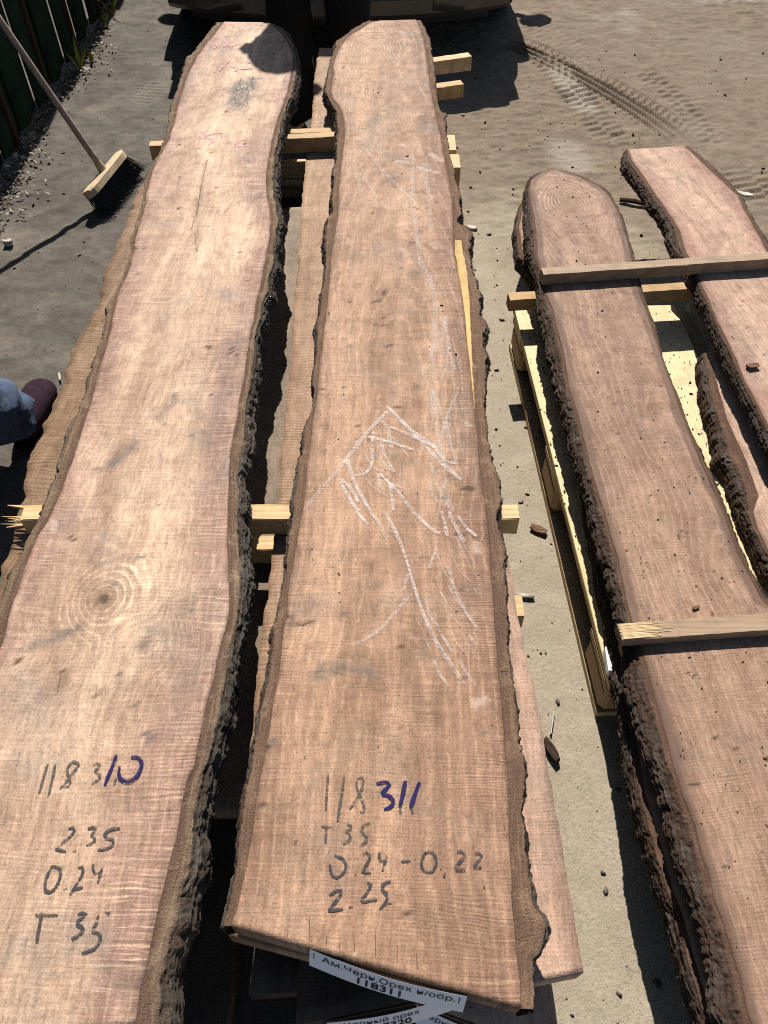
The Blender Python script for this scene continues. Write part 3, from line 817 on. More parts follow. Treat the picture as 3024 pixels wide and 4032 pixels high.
# ------------------------------------------------------------------ marks on the two slabs
M_MARK = ink_mat('marker_grey', (.050, .048, .050), .80)
M_MARKF = ink_mat('marker_faded', (.080, .073, .065), .74, seed=3)
M_BLUE = ink_mat('marker_blue', (.018, .016, .070), .95, seed=5)
M_CHALK = ink_mat('chalk_white', (.70, .63, .58), .74, 150, 280, 7, .46, .36)
M_CHALKB = ink_mat('chalk_white_strong', (.76, .70, .66), .82, 150, 280, 9, .66, .36)
M_PINK = ink_mat('chalk_pink', (.74, .33, .37), .76, 60, 120, 11, .8)

strokes('pen_stroke', slab2, [z11((468, 35), (460, 150), (452, 275)), z11((570, 60), (552, 200), (528, 335)), z11((690, 60), (655, 75), (648, 110), (665, 165), (695, 230), (705, 275), (690, 302), (672, 285)), z11((690, 60), (697, 95), (685, 150), (645, 215), (605, 275)),
        z11((935, 250), (935, 300)), z11((1008, 262), (1015, 300))], ZT, M_MARKF, 10)
strokes('pen_stroke', slab2, [z11((780, 105), (830, 92), (875, 100), (840, 145), (800, 175), (860, 180), (895, 215), (880, 255), (830, 272)), z11((968, 85), (955, 160), (932, 255)), z11((1060, 92), (1030, 170), (1000, 265))], ZT, M_BLUE, 15)
strokes('pen_stroke', slab2, [z11((420, 378), (490, 380)), z11((458, 378), (450, 490)), z11((590, 365), (625, 375), (610, 405), (575, 420), (620, 435), (605, 475), (565, 492)), z11((740, 362), (690, 370), (680, 420), (720, 440), (715, 480), (670, 510)), z11((258, 465), (258, 490))], ZT, M_MARKF, 11)
strokes('pen_stroke', slab2, [z11((480, 625), (485, 690), (520, 720), (565, 690), (588, 640), (570, 590), (510, 565)), z11((643, 690), (645, 695)), z11((690, 560), (725, 545), (745, 580), (715, 630), (680, 685), (745, 680)), z11((800, 545), (795, 600), (830, 605)), z11((848, 570), (835, 610), (820, 670)),
        z11((940, 608), (1003, 605)), z11((1100, 545), (1065, 610), (1080, 670), (1130, 685), (1170, 640), (1165, 570), (1130, 540), (1095, 555)), z11((1225, 680), (1215, 710)), z11((1300, 545), (1345, 535), (1355, 570), (1310, 620), (1275, 665), (1355, 660)), z11((1415, 555), (1460, 550), (1465, 580), (1420, 620), (1410, 655), (1460, 640))], ZT, M_MARK, 10.5)
strokes('pen_stroke', slab2, [z11((475, 830), (520, 795), (565, 790), (540, 840), (470, 920)), z11((466, 924), (565, 915)), {'w': 18, 'p': z11((616, 898), (616, 908))}, z11((720, 745), (745, 740), (745, 775), (680, 865)), z11((682, 872), (785, 855)), z11((875, 740), (825, 745), (815, 800), (850, 820), (850, 870), (800, 920)), {'w': 15, 'p': z11((868, 876), (868, 884))}], ZT, M_MARK, 12)
# slab 1 writing
strokes('pen_stroke', slab1, [z7((310, 1635)) + z10((285, 60), (255, 165)), z7((360, 1635)) + z10((340, 80), (315, 185)), z7((515, 1640), (485, 1612), (455, 1630)) + z10((430, 10), (455, 80), (462, 108), (420, 130)), z7((515, 1640)) + z10((490, 10), (440, 80), (390, 135)),
        z7((600, 1640), (640, 1625), (655, 1650)) + z10((600, 25), (650, 40), (655, 65), (600, 100)), z10((755, 60), (740, 110))], ZT, M_MARKF, 10.5)
strokes('pen_stroke', slab1, [z7((755, 1575), (735, 1640)) + z10((700, 60), (680, 115)), z7((850, 1590), (890, 1585), (925, 1620)) + z10((910, 20), (870, 80), (810, 95), (768, 60)) + z7((775, 1650))], ZT, M_BLUE, 13)
strokes('pen_stroke', slab1, [z10((445, 395), (470, 382), (490, 395), (475, 430), (365, 525)), z10((360, 528), (430, 540)), {'w': 15, 'p': z10((485, 536), (485, 544))}, z10((570, 395), (615, 380), (630, 400), (580, 440), (625, 450), (610, 490), (560, 500)), z10((780, 390), (700, 400), (665, 450), (730, 455), (745, 490), (700, 525), (635, 530))], ZT, M_MARK, 10.5)
strokes('pen_stroke', slab1, [z10((330, 640), (370, 640), (400, 660), (385, 740), (345, 800), (300, 810), (290, 760), (310, 690), (335, 640)), {'w': 15, 'p': z10((425, 780), (425, 788))}, z10((505, 650), (540, 635), (540, 690), (490, 770), (455, 820)), z10((470, 790), (540, 775)), z10((605, 625), (605, 690), (650, 680)), z10((665, 640), (650, 700), (635, 750))], ZT, M_MARK, 11)
strokes('pen_stroke', slab1, [z10((232, 952), (375, 955)), z10((275, 935), (255, 1040), (240, 1135)), z10((505, 950), (550, 935), (565, 950), (480, 1010), (545, 1030), (540, 1070), (465, 1110)), z10((715, 945), (680, 940)), z10((640, 950), (630, 1010), (590, 1060), (640, 1070), (660, 1100), (630, 1170), (530, 1205))], ZT, M_MARK, 12)
# chalk on slab 2
strokes('chalk_line', slab2, [z5((850, 975), (900, 1030), (1000, 1130), (1120, 1260), (1200, 1350), (1330, 1455)), z5((865, 990), (1010, 1140), (1140, 1220), (1215, 1330), (1300, 1350)),
        z5((850, 1010), (700, 1160), (600, 1310), (540, 1370)), z5((760, 1140), (750, 1250), (760, 1340), (720, 1410), (640, 1425)), z5((810, 1075), (860, 1110), (860, 1180), (880, 1250)), z5((810, 1200), (830, 1300), (895, 1405)),
        z5((590, 1320), (620, 1420), (660, 1520), (740, 1655)), z5((540, 1450), (600, 1570), (665, 1659)), z5((545, 1445), (620, 1510), (660, 1600)), z5((700, 1170), (800, 1190), (900, 1220), (1020, 1260)), z5((860, 1110), (950, 1140), (1180, 1250))], ZT, M_CHALKB, 11, off=.0009, strands=2)
strokes('chalk_line', slab2, [z5((1130, 860), (1150, 960), (1170, 1060), (1190, 1240), (1220, 1340)), z5((1145, 870), (1200, 1010), (1240, 1150), (1280, 1290), (1300, 1350)), z5((1300, 900), (1220, 1080), (1190, 1240)), z5((1220, 390), (1240, 560), (1290, 740)), z5((1225, 400), (1205, 560)),
        z5((1050, 20), (1090, 130), (1150, 220), (1160, 350), (1150, 620)), z5((1060, 10), (1110, 120), (1155, 225))], ZT, M_CHALK, 12, off=.00095, strands=2)
strokes('chalk_line', slab2, [z2((1090, 1060), (1115, 1250)) + z2((1135, 1480)), z2((1020, 1000), (1015, 1180), (1020, 1400), (1060, 1659)), z2((690, 950), (820, 1110), (920, 1210), (1020, 1310)), z2((700, 1130), (760, 1260), (845, 1360)), z2((640, 1080), (680, 1250)), z2((980, 1300), (970, 1390))], ZT, M_CHALK, 10, off=.00095, strands=2)
strokes('chalk_line', slab2, [z5((790, 1410), (800, 1500)), z5((800, 1410), (870, 1480), (950, 1560), (1010, 1655)) + z8((1150, 130), (1195, 138)), z5((865, 1470), (880, 1560), (890, 1650)), z5((870, 1480), (950, 1505)), z8((830, 0), (900, 120), (960, 260), (1000, 400), (1040, 540), (1090, 680), (1140, 790)), z8((740, 0), (800, 80), (850, 180)), z8((650, 0), (690, 50), (730, 85)), z8((1250, 0), (1290, 100), (1350, 200)), z8((1200, 0), (1240, 160)), z8((1300, 20), (1360, 110), (1430, 160))], ZT, M_CHALKB, 10.5, off=.0010, strands=2)
strokes('chalk_line', slab2, [z8((1000, 530), (930, 620), (830, 740), (740, 810), (650, 855)), {'w': 12, 'p': z8((585, 858), (630, 868))}, z8((1140, 790), (1190, 890), (1270, 1000), (1350, 1115)), z8((1150, 820), (1250, 960)), z8((1150, 960), (1190, 1060), (1245, 1130)), z8((1240, 350), (1290, 520), (1350, 640), (1450, 780)), z8((1250, 480), (1310, 600)), z8((1380, 800), (1425, 860)), z8((1200, 800), (1280, 920)), z8((1310, 960), (1370, 1060), (1430, 1128)), z8((1110, 640), (1180, 760)), z8((985, 400), (955, 520)), z8((1170, 240), (1120, 370))], ZT, M_CHALK, 12, off=.0010, strands=2)
strokes('chalk_line', slab2, [z5((1220, 1420), (1235, 1500)), z5((1130, 1340), (1160, 1450), (1240, 1640)), z5((1210, 1480), (1250, 1600), (1280, 1659)), z5((1120, 1480), (1170, 1600)), z5((540, 1380), (400, 1540), (310, 1650)), z5((1340, 1070), (1400, 1110)), z5((1220, 1350), (1330, 1450))], ZT, M_CHALK, 13, off=.0010, strands=2)
rc = random.Random(4)
faint = []
for k in range(26):
    x0, y0 = rc.uniform(1090, 1290), rc.uniform(380, 1500)
    x1, y1 = x0 + rc.uniform(10, 90), y0 + rc.uniform(120, 330)
    if rc.random() < .3: x0, x1 = x1, x0
    faint.append(z5((x0, y0), ((x0 + x1) / 2 + rc.uniform(-12, 12), (y0 + y1) / 2), (x1, y1)))
for k in range(14):
    x0, y0 = rc.uniform(1020, 1330), rc.uniform(0, 800)
    faint.append(z8((x0, y0), (x0 + rc.uniform(20, 60), y0 + rc.uniform(90, 130)), (x0 + rc.uniform(70, 130), y0 + rc.uniform(200, 270))))
for k in range(8):
    x0, y0 = rc.uniform(600, 900), rc.uniform(1080, 1420)
    faint.append(z5((x0, y0), (x0 + rc.uniform(30, 90), y0 + rc.uniform(60, 130)), (x0 + rc.uniform(90, 190), y0 + rc.uniform(130, 240))))
M_CHALKF = ink_mat('chalk_faint', (.70, .63, .58), .66, 150, 280, 13, .36, .36)
strokes('chalk_line', slab2, faint, ZT, M_CHALKF, 8, off=.0006)
# pink chalk on slab 1
strokes('pink_chalk_line', slab1, [z1((1365, 300), (1400, 285), (1410, 300), (1385, 312)), z1((1440, 262), (1480, 285), (1440, 305), (1500, 300), (1560, 285)), z1((1490, 390), (1420, 460)), z1((1480, 430), (1540, 440), (1525, 465)), z1((1600, 390), (1620, 410))], ZT, M_PINK, 8)
strokes('pink_chalk_line', slab1, [z1((1450, 860), (1380, 870), (1300, 890), (1390, 905), (1350, 945)), z1((1290, 885), (1330, 900)), z1((1260, 960), (1310, 965)), z1((1610, 900), (1520, 925), (1530, 955), (1610, 945)), z1((1650, 440), (1560, 450))], ZT, M_PINK, 9)

M_CRACK = plain('crack_line', (.09, .055, .035), .95, .05, .3, 60)
strokes('crack', slab2, [z11((640, 1120), (638, 1188)), z11((772, 1040), (775, 1225)), z11((918, 1150), (915, 1262)), z11((545, 1130), (540, 1170)), z11((345, 960), (350, 1130)), z11((200, 1030), (205, 1088)), z11((1040, 1200), (1045, 1300)), z11((460, 1090), (455, 1150)), z8((95, 755), (130, 742), (150, 732)), z8((1565, 455), (1600, 452), (1632, 447)), z8((1570, 1015), (1610, 1020), (1659, 1010)), z8((1590, 640), (1625, 655)), z11((1600, 300), (1640, 290)), z8((260, 725), (300, 738), (345, 715), (375, 705))], ZT, M_CRACK, 2.2, off=.0007)
strokes('crack', slab1, [z1((1525, 570), (1540, 600), (1515, 630), (1535, 660), (1510, 690)), z1((1560, 510), (1550, 550), (1575, 590), (1565, 640)), z1((1600, 560), (1615, 600), (1595, 640), (1610, 690)), z1((1640, 500), (1625, 540), (1645, 580)), z1((1535, 690), (1580, 680), (1620, 695)), z1((1345, 1035), (1325, 1110), (1300, 1230), (1285, 1330), (1270, 1400)), z1((1262, 1410), (1240, 1490)), z1((1262, 1500), (1272, 1620), (1285, 1635)), z7((625, 1125), (622, 1195)), z7((395, 1040), (370, 1180))], ZT, M_CRACK, 1.0, off=.0007)
# fresh yellow inner bark where the bark has split away from slab 2
M_YEL = pine_mat('fresh_inner_bark', (.56, .38, .13), (.42, .25, .07), 4, 'y')
yl_ = z2((1290, 1560), (1292, 1659)) + z5((1298, 5), (1314, 120), (1338, 250), (1358, 400), (1368, 550), (1388, 700), (1402, 850), (1416, 990))
yr_ = z2((1330, 1565), (1342, 1659)) + z5((1350, 5), (1370, 150), (1383, 300), (1390, 450), (1397, 600), (1404, 750), (1412, 880), (1419, 1000))
Yl, Yr = curve_xy(world(yl_, ZT)), curve_xy(world(yr_, ZT))
yy = np.linspace(Yl[0, 1], Yl[-1, 1], 60)
V, F = [], []
for i, q in enumerate(yy):
    a, b = np.interp(q, Yl[:, 1], Yl[:, 0]), np.interp(q, Yr[:, 1], Yr[:, 0])
    V += [(a - .0005, q, ZT + .0008), ((a + b) / 2, q, ZT + .0004 + .0008 * random.random()), (max(b, a + .0008) + .0006 * random.uniform(-1, 1), q, ZT + .0008)]
    if i: F += [[3 * i - 3, 3 * i - 2, 3 * i + 1, 3 * i], [3 * i - 2, 3 * i - 1, 3 * i + 2, 3 * i + 1]]
ob = mesh_obj('split_bark', V, F, M_YEL, slab2)
ob['label'] = 'bright yellow inner bark showing where the bark has split off'

# ------------------------------------------------------------------ lower boards of the left stack
Z1, Z2_, Z3_ = .66, .59, .52
plankL = slab('live_edge_board', 'orange-brown sawn board sticking out under the left edge of the pale slab', Z1, .035,
              W(-.60, .10) + W(-.58, .3) + Zm(0, 1450, [(0, 2000), (20, 1900), (60, 1750), (130, 1590), (215, 1200)], 300 / 699) + z4((180, 1400), (230, 1250), (280, 1130), (340, 1000), (400, 890), (430, 760), (460, 650), (500, 560), (550, 460), (600, 390), (630, 310), (670, 200), (690, 80), (725, 0)) + z1((800, 1480), (860, 1330), (910, 1215), (960, 1130)),
              W(-.42, .10) + W(-.40, .8) + W(-.37, 1.55) + W(-.33, 1.72), M_S6, rag=.0045, oL=None, ring=(.012, .1, .0), ringbase=.15, seed=41, rosyL=.15, rosyR=.25, stains=(), dx=.012, dv=.008)
plankM = slab('live_edge_board', 'ridged tan board lit in the gap between the two marked slabs', Z1, .035,
              W(-.155, .155) + W(-.1547, .62) + z5((140, 1600), (165, 1250), (200, 900), (225, 650), (240, 400), (265, 100)) + z2((300, 1280), (310, 1150), (325, 1030), (355, 815), (375, 600)) + Zm(900, 0, [(915, 1000), (955, 680), (990, 522)], 600 / 1659),
              W(.068, .103) + W(.06, .8) + W(.03, 1.7) + W(.0, 2.36), M_S5, rag=.0018, ring=(.012, .1, .0), ringbase=.12, seed=43, rosyL=.15, rosyR=.25, dx=.01, dv=.006)
plankR = slab('live_edge_board', 'pinkish straight-edged board sticking out right of the chalked slab near its end', Z1, .037,
              W(.078, .103) + W(.075, .9) + W(.06, 1.9) + W(.08, 2.3), z12((460, 1325), (430, 1100), (400, 900), (350, 650), (320, 450), (270, 200), (235, 0)) + z9((200, 1450), (150, 1180), (100, 950), (50, 750), (0, 430)) + W(.160, .75) + W(.13, 1.1) + W(.125, 1.6) + W(.14, 2.28), M_S4, rag=.0012, ring=(.012, .1, .0), ringbase=.12, seed=47, rosyL=.15, rosyR=.25, dx=.01, dv=.006)
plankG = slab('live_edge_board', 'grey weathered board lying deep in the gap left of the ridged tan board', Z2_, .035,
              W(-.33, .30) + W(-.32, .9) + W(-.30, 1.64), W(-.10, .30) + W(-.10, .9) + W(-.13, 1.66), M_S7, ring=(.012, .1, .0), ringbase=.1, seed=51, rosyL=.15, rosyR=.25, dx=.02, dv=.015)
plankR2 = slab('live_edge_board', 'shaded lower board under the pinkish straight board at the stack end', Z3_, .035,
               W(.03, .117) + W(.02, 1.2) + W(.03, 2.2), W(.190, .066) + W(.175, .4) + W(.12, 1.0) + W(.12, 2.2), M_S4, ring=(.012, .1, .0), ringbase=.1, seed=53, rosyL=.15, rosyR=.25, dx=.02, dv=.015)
plankK = slab('live_edge_board', 'board end coloured dark for shade, carrying the paper label that ends in 7320', Z2_, .035,
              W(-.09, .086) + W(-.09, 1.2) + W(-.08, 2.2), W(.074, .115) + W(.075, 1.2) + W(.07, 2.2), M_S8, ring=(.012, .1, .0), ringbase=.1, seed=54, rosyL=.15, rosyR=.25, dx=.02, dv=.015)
for k, (lab, xa, xb, ya, yb, zz) in enumerate([  # added boards, mostly out of sight, that block light inside the stack
        ('added light-blocking board at the near end of the stack under the ridged tan board', -.15, .02, .12, 2.2, Z3_),
        ('added unseen light-blocking board under the pale slab, second from the top of its stack', -.56, -.36, .12, 1.68, Z2_),
        ('added light-blocking board deep under the gap between the marked slabs', -.42, -.17, .06, 2.1, Z3_),
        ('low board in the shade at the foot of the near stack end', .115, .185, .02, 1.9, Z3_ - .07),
        ('added unseen light-blocking board, lowest wide one of the left stack on its bearers', -.50, -.20, .0, 2.2, .24),
        ('added unseen light-blocking board, lowest narrow one of the left stack under the chalked slab', -.16, .12, .04, 2.2, .24),
        ('added unseen light-blocking board in the middle of the left stack', -.38, .05, .05, 2.2, .38)]):
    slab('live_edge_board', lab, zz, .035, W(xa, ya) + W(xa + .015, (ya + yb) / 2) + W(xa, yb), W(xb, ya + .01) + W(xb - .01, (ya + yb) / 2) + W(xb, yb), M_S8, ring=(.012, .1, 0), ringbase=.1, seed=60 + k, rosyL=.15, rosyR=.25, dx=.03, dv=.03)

# ------------------------------------------------------------------ right stack
ZR, ZR2 = .272, .195


def WR(x, y): return W(x * 1.062, y * 1.062)


s3_woodL = WR(.575, -.12) + z12((1560, 1659), (1540, 1600), (1480, 1350), (1430, 1200), (1370, 1000), (1310, 850), (1280, 700), (1230, 550), (1190, 380), (1110, 180), (1050, 0)) + z9(
    (1000, 1450), (940, 1250), (870, 1000), (800, 780), (745, 600), (690, 300), (640, 150), (600, 0)) + z6(
    (545, 1500), (505, 1350), (465, 1180), (430, 1040), (405, 950), (372, 850), (350, 720), (330, 600), (300, 500), (268, 350), (225, 250), (195, 130), (165, 0)) + z3((165, 1659), (160, 1550), (145, 1420), (125, 1330), (112, 1230), (128, 1165), (200, 1112), (270, 1100))
s3_outL = WR(.47, -.12) + z12((1340, 1659), (1330, 1600), (1310, 1500), (1290, 1350), (1240, 1200), (1200, 1050), (1160, 900), (1120, 750), (1080, 600), (1040, 450), (1000, 330), (960, 200), (950, 100), (905, 0)) + z9(
    (870, 1550), (850, 1450), (820, 1350), (790, 1250), (760, 1150), (745, 1050), (730, 950), (720, 850), (670, 700), (640, 550), (620, 450), (580, 300), (550, 180), (520, 100), (490, 0)) + z6(
    (470, 1520), (440, 1400), (410, 1300), (380, 1200), (340, 1080), (310, 960), (300, 880), (270, 800), (250, 700), (230, 600), (215, 500), (190, 430), (165, 330), (160, 200), (140, 100), (100, 0)) + z3((88, 1600), (80, 1480), (75, 1350), (78, 1230), (95, 1150), (190, 1104), (262, 1095))
s3_woodR = WR(.93, -.12) + WR(.90, .35) + WR(.865, .62) + z9((1640, 600), (1550, 440), (1480, 300), (1420, 150), (1380, 30)) + z6((1335, 1580), (1300, 1500), (1240, 1380), (1180, 1230), (1130, 1100), (1085, 980), (1055, 880), (1010, 780), (965, 640), (920, 500), (870, 350), (825, 230), (800, 130)) + z3(
    (770, 1640), (750, 1560), (728, 1490), (708, 1420), (680, 1360), (640, 1290), (605, 1240), (530, 1190), (440, 1148), (340, 1112), (290, 1101))
s3_outR = WR(.97, -.12) + WR(.94, .35) + WR(.90, .62) + z9((1659, 560), (1640, 520), (1580, 420), (1540, 330), (1480, 220), (1440, 100), (1425, 20)) + z6((1380, 1600), (1340, 1500), (1300, 1400), (1260, 1330), (1230, 1260), (1190, 1200), (1150, 1100), (1120, 1000), (1090, 920), (1050, 850), (1010, 750), (980, 650), (960, 550), (940, 450), (890, 350), (862, 250), (838, 160)) + z3(
    (790, 1640), (765, 1560), (745, 1490), (720, 1410), (695, 1350), (655, 1280), (620, 1232), (540, 1182), (450, 1140), (345, 1106), (292, 1097))
slab3 = slab('live_edge_board', 'brown walnut slab strewn with bark crumbs, rounded far end with bright rings', ZR, .038, s3_woodL, s3_woodR, M_S3, s3_outL, s3_outR, M_BARK_C,
             knots=[(z3((360, 1300))[0], .085, .12, 7.5, .05, (-.55, .8))], stains=[(z9((1600, 1480))[0], z9((1620, 1500))[0], .02, .3), (z6((790, 1020))[0], z6((800, 1030))[0], .012, .3)],
             darks=[(z6((750, 330))[0], z6((800, 400))[0], .03, .22)], ring=(.012, .06, .03), ringbase=.35, seed=71, flL=.22, flR=.45, bandw=.017, rosyL=.5, rosyR=.6)
s4_woodL = WR(1.16, -.1) + WR(1.06, .6) + z6((1659, 1100), (1640, 1060), (1600, 980), (1560, 900), (1510, 820), (1460, 680), (1400, 560), (1330, 420), (1280, 290), (1220, 170), (1165, 30)) + z3((1130, 1640), (1110, 1580), (1090, 1500), (1050, 1430), (1000, 1360), (940, 1280), (890, 1200), (830, 1110), (775, 1040), (750, 968))
s4_outL = WR(1.10, -.1) + WR(1.0, .6) + z6((1640, 1220), (1600, 1120), (1560, 1020), (1520, 950), (1480, 850), (1430, 760), (1370, 650), (1330, 560), (1300, 480), (1260, 370), (1210, 280), (1175, 180), (1095, 30)) + z3((1050, 1650), (1020, 1560), (990, 1480), (950, 1400), (900, 1340), (850, 1260), (790, 1180), (740, 1100), (705, 1040), (715, 985))
s4_woodR = WR(1.44, -.1) + WR(1.36, .8) + WR(1.26, 1.45) + z3((1659, 1640), (1620, 1560), (1570, 1470), (1500, 1350), (1465, 1270), (1380, 1190), (1290, 1110), (1240, 1060), (1180, 1000), (1120, 947))
s4_outR = WR(1.47, -.1) + WR(1.39, .8) + WR(1.285, 1.45) + z3((1675, 1610), (1640, 1540), (1600, 1480), (1540, 1380), (1500, 1290), (1420, 1180), (1320, 1100), (1265, 1045), (1200, 990), (1135, 945))
slab4 = slab('live_edge_board', 'pinkish walnut slab with square sawn far end at the right edge', ZR, .038, s4_woodL, s4_woodR, M_S4, s4_outL, s4_outR, M_BARK_C,
             knots=[(z3((1000, 1045))[0], .012, .03, 2.0, .7), (z6((1560, 715))[0], .02, .04, 2.0, .4)], stains=[(z6((1350, 300))[0], z6((1560, 780))[0], .02, .28), (z6((1480, 480))[0], z6((1590, 790))[0], .008, .45)],
             darks=[(z3((880, 1050))[0], z3((960, 1060))[0], .02, .25)], ring=(.011, .07, .03), ringbase=.3, seed=77, flL=.32, flR=.6, bandw=.006, rosyL=.9)
s5L = WR(.40, -.12) + [(2751, 4032), (2721, 3905), (2672, 3741), (2648, 3632), (2602, 3510), (2569, 3389), (2532, 3255), (2493, 3115), (2441, 2775), (2400, 2500), (2340, 2150), (2270, 1750), (2150, 1230), (2085, 1069), (2034, 1008), (2018, 893), (2042, 802), (2075, 750)]
s5 = world(s5L, ZR2)
s5Lin = [('w', p[0] + .020, p[1]) for p in s5]
s5Rin = [('w', p[0] + .17, p[1]) for p in s5]
slab5 = slab('live_edge_board', 'lower barked board peeping out along the left edge of the brown slab', ZR2, .048, s5Lin, s5Rin, M_S3, [('w', p[0], p[1]) for p in s5], None, M_BARK_C, ring=(.012, .06, .03), seed=81, rosyL=.15, rosyR=.25, dx=.012)
s6in = WR(.98, -.1) + WR(.93, .55) + z9((1659, 240), (1600, 120), (1560, 0)) + z6((1600, 1560), (1520, 1330), (1450, 1180), (1395, 1060), (1345, 880), (1325, 800), (1305, 720), (1262, 625))
s6out = WR(.93, -.1) + WR(.885, .55) + z9((1659, 400), (1600, 280), (1540, 130), (1480, 0)) + z6((1500, 1659), (1460, 1600), (1440, 1500), (1400, 1430), (1350, 1350), (1310, 1280), (1300, 1150), (1260, 1000), (1230, 850), (1200, 700), (1220, 612))
s6w = world(s6in, ZR2)
slab6 = slab('live_edge_board', 'lower board with dark bark ridge in the gap between the two right slabs', ZR2, .048, s6in, [('w', p[0] + .22, p[1]) for p in s6w], M_S4, s6out, None, M_BARK_C, ring=(.012, .06, .03), seed=83, rosyL=.15, rosyR=.25, dx=.012)

# ------------------------------------------------------------------ spacer sticks
M_PINE = [pine_mat('pine_fresh', seed=1), pine_mat('pine_honey', (.50, .33, .15), (.36, .21, .085), 2), pine_mat('pine_weathered', (.36, .255, .165), (.26, .175, .11), 3)]
M_PINE_Y = pine_mat('pine_along', seed=5, axis='y')


def stick(label, a, b, wd, z0, z1_, mat, split=None, group='spacer sticks'):
    """a sawn stick from a to b (front edge), real size, splintered ends where the photo shows them"""
    a, b = Vector((a[0], a[1], 0)), Vector((b[0], b[1], 0))
    d = (b - a).normalized(); n = Vector((-d.y, d.x, 0))
    L = (b - a).length; c = (a + b) / 2 + n * wd / 2
    root = thing('spacer_stick', label, 'spacer stick', (c.x, c.y, z0), group)
    R = Matrix((d, n, Vector((0, 0, 1)))).transposed()
    nseg = max(2, int(L / .02)); rings = []
    h = z1_ - z0
    for i in range(nseg + 1):
        t = (i / nseg - .5) * L
        q = lambda e: random.uniform(-e, e)
        e = .0007
        bv = .0012
        prof = [(-wd / 2 + bv, -h / 2), (wd / 2 - bv, -h / 2), (wd / 2, -h / 2 + bv), (wd / 2, h / 2 - bv), (wd / 2 - bv, h / 2), (-wd / 2 + bv, h / 2), (-wd / 2, h / 2 - bv), (-wd / 2, -h / 2 + bv)]
        rings.append([R @ Vector((t + (q(.004) if (split and ((i == 0 and 'a' in split) or (i == nseg and 'b' in split))) else 0), y + q(e), zz + q(e * .5))) + Vector((c.x, c.y, (z0 + z1_) / 2)) for y, zz in prof])
    V, F = loft(rings)
    mesh_obj('stick_body', V, F, mat, root)
    if split:
        for en, sg in (('a', -1), ('b', 1)):
            if en not in split: continue
            for k in range(13):
                y = random.uniform(-wd / 2, wd / 2) * .92; zz = random.uniform(-h / 2, h / 2) * .85
                ln = random.uniform(.012, .045); r0 = random.uniform(.0012, .003)
                p0 = Vector((sg * (L / 2 - .006), y, zz)); p1 = p0 + Vector((sg * ln, random.uniform(-.008, .008), random.uniform(-.004, .008)))
                T = [Vector((c.x, c.y, (z0 + z1_) / 2)) + R @ p for p in (p0, p0 * .5 + p1 * .5 + Vector((0, 0, .001)), p1)]
                mesh_obj('splinter', *tube(T, [r0, r0 * .8, r0 * .2], 4), mat, root)
    return root


stick('pale pine stick with splintered left end, across the stack under both marked slabs', (-.497, .655), (.186, .656), .027, .6605, .6945, M_PINE[0], 'a')
stick('fresh pine stick seen through the gap, one layer below the splintered one', (-.50, .655), (.11, .655), .027, .591, .6245, M_PINE[0])
stick('greyish pine stick deep in the gap, two layers below the splintered one', (-.50, .655), (.08, .657), .027, .521, .5545, M_PINE[2])
stick('honey pine stick crossing the gap near the broom, under both marked slabs', (-.528, 1.726), (.12, 1.797), .025, .6605, .6945, M_PINE[1])
stick('thin lath lying just behind the honey pine stick in the gap', (-.40, 1.795), (.10, 1.835), .024, .6605, .684, M_PINE[1])
stick('bright pine stick in the gap below the honey one', (-.50, 1.765), (.11, 1.80), .026, .591, .6245, M_PINE[0])
stick('pale grey pine stick lowest in the gap behind the grey board', (-.50, 1.80), (.11, 1.84), .026, .521, .5545, M_PINE[2])
stick('pine stick end jutting out right of the chalked slab, upper of the two', (-.10, 2.115), (.2336, 2.223), .030, .6605, .6945, M_PINE[0])
stick('orange pine stick end jutting out right of the chalked slab, lower of the two', (-.10, 2.13), (.218, 2.225), .030, .591, .6245, M_PINE[1])
# right stack
stick('long dark stick lying across both right slabs, upper of two', (.4326, 1.809), (1.65, 1.953), .033, ZR + .001, ZR + .034, M_PINE[2])
tornB = stick('weathered stick with torn left end lying across the brown slab, nearest one', (.4306, .6936), (1.28, .761), .036, ZR + .001, ZR + .0215, M_PINE[2])
M_TORN = pine_mat('torn_pine', (.56, .43, .26), (.44, .30, .15), 15)
for k in range(15):
    yy_ = .0035 + k * .0021
    a_ = Vector((.4290 + random.uniform(0, .005), .6936 + yy_, ZR + .0212)); b_ = a_ + Vector((random.uniform(.075, .10) * (1 - abs(k - 8) * .035), .0065, .0002))
    mesh_obj('torn_fibre', *tube([a_, a_ * .5 + b_ * .5 + Vector((0, random.uniform(-.0006, .0006), .0005)), b_], [.0015 + random.random() * .0008, .0018, .0008], 5), M_TORN, tornB)
stick('honey stick under the right slabs with its left end in the sun', (.350, 1.797), (1.45, 1.905), .036, ZR2 + .0008, ZR - .0388, M_PINE[1])
stick('short stick end in shade under the torn-ended stick', (.456, .700), (1.20, .765), .036, ZR2 + .0008, ZR - .0388, M_PINE[1])

# small white offcut on the right pallet
wb = at(2400, 2650, .10)


# ------------------------------------------------------------------ pallets
M_PAL = pine_mat('pallet_pine', (.70, .555, .33), (.58, .43, .22), 8, 'y')
M_PALX = pine_mat('pallet_pine_cross', (.55, .40, .22), (.42, .28, .13), 9, 'x')
M_BLOCK = pine_mat('pallet_block', (.42, .29, .15), (.32, .20, .09), 10, 'y')


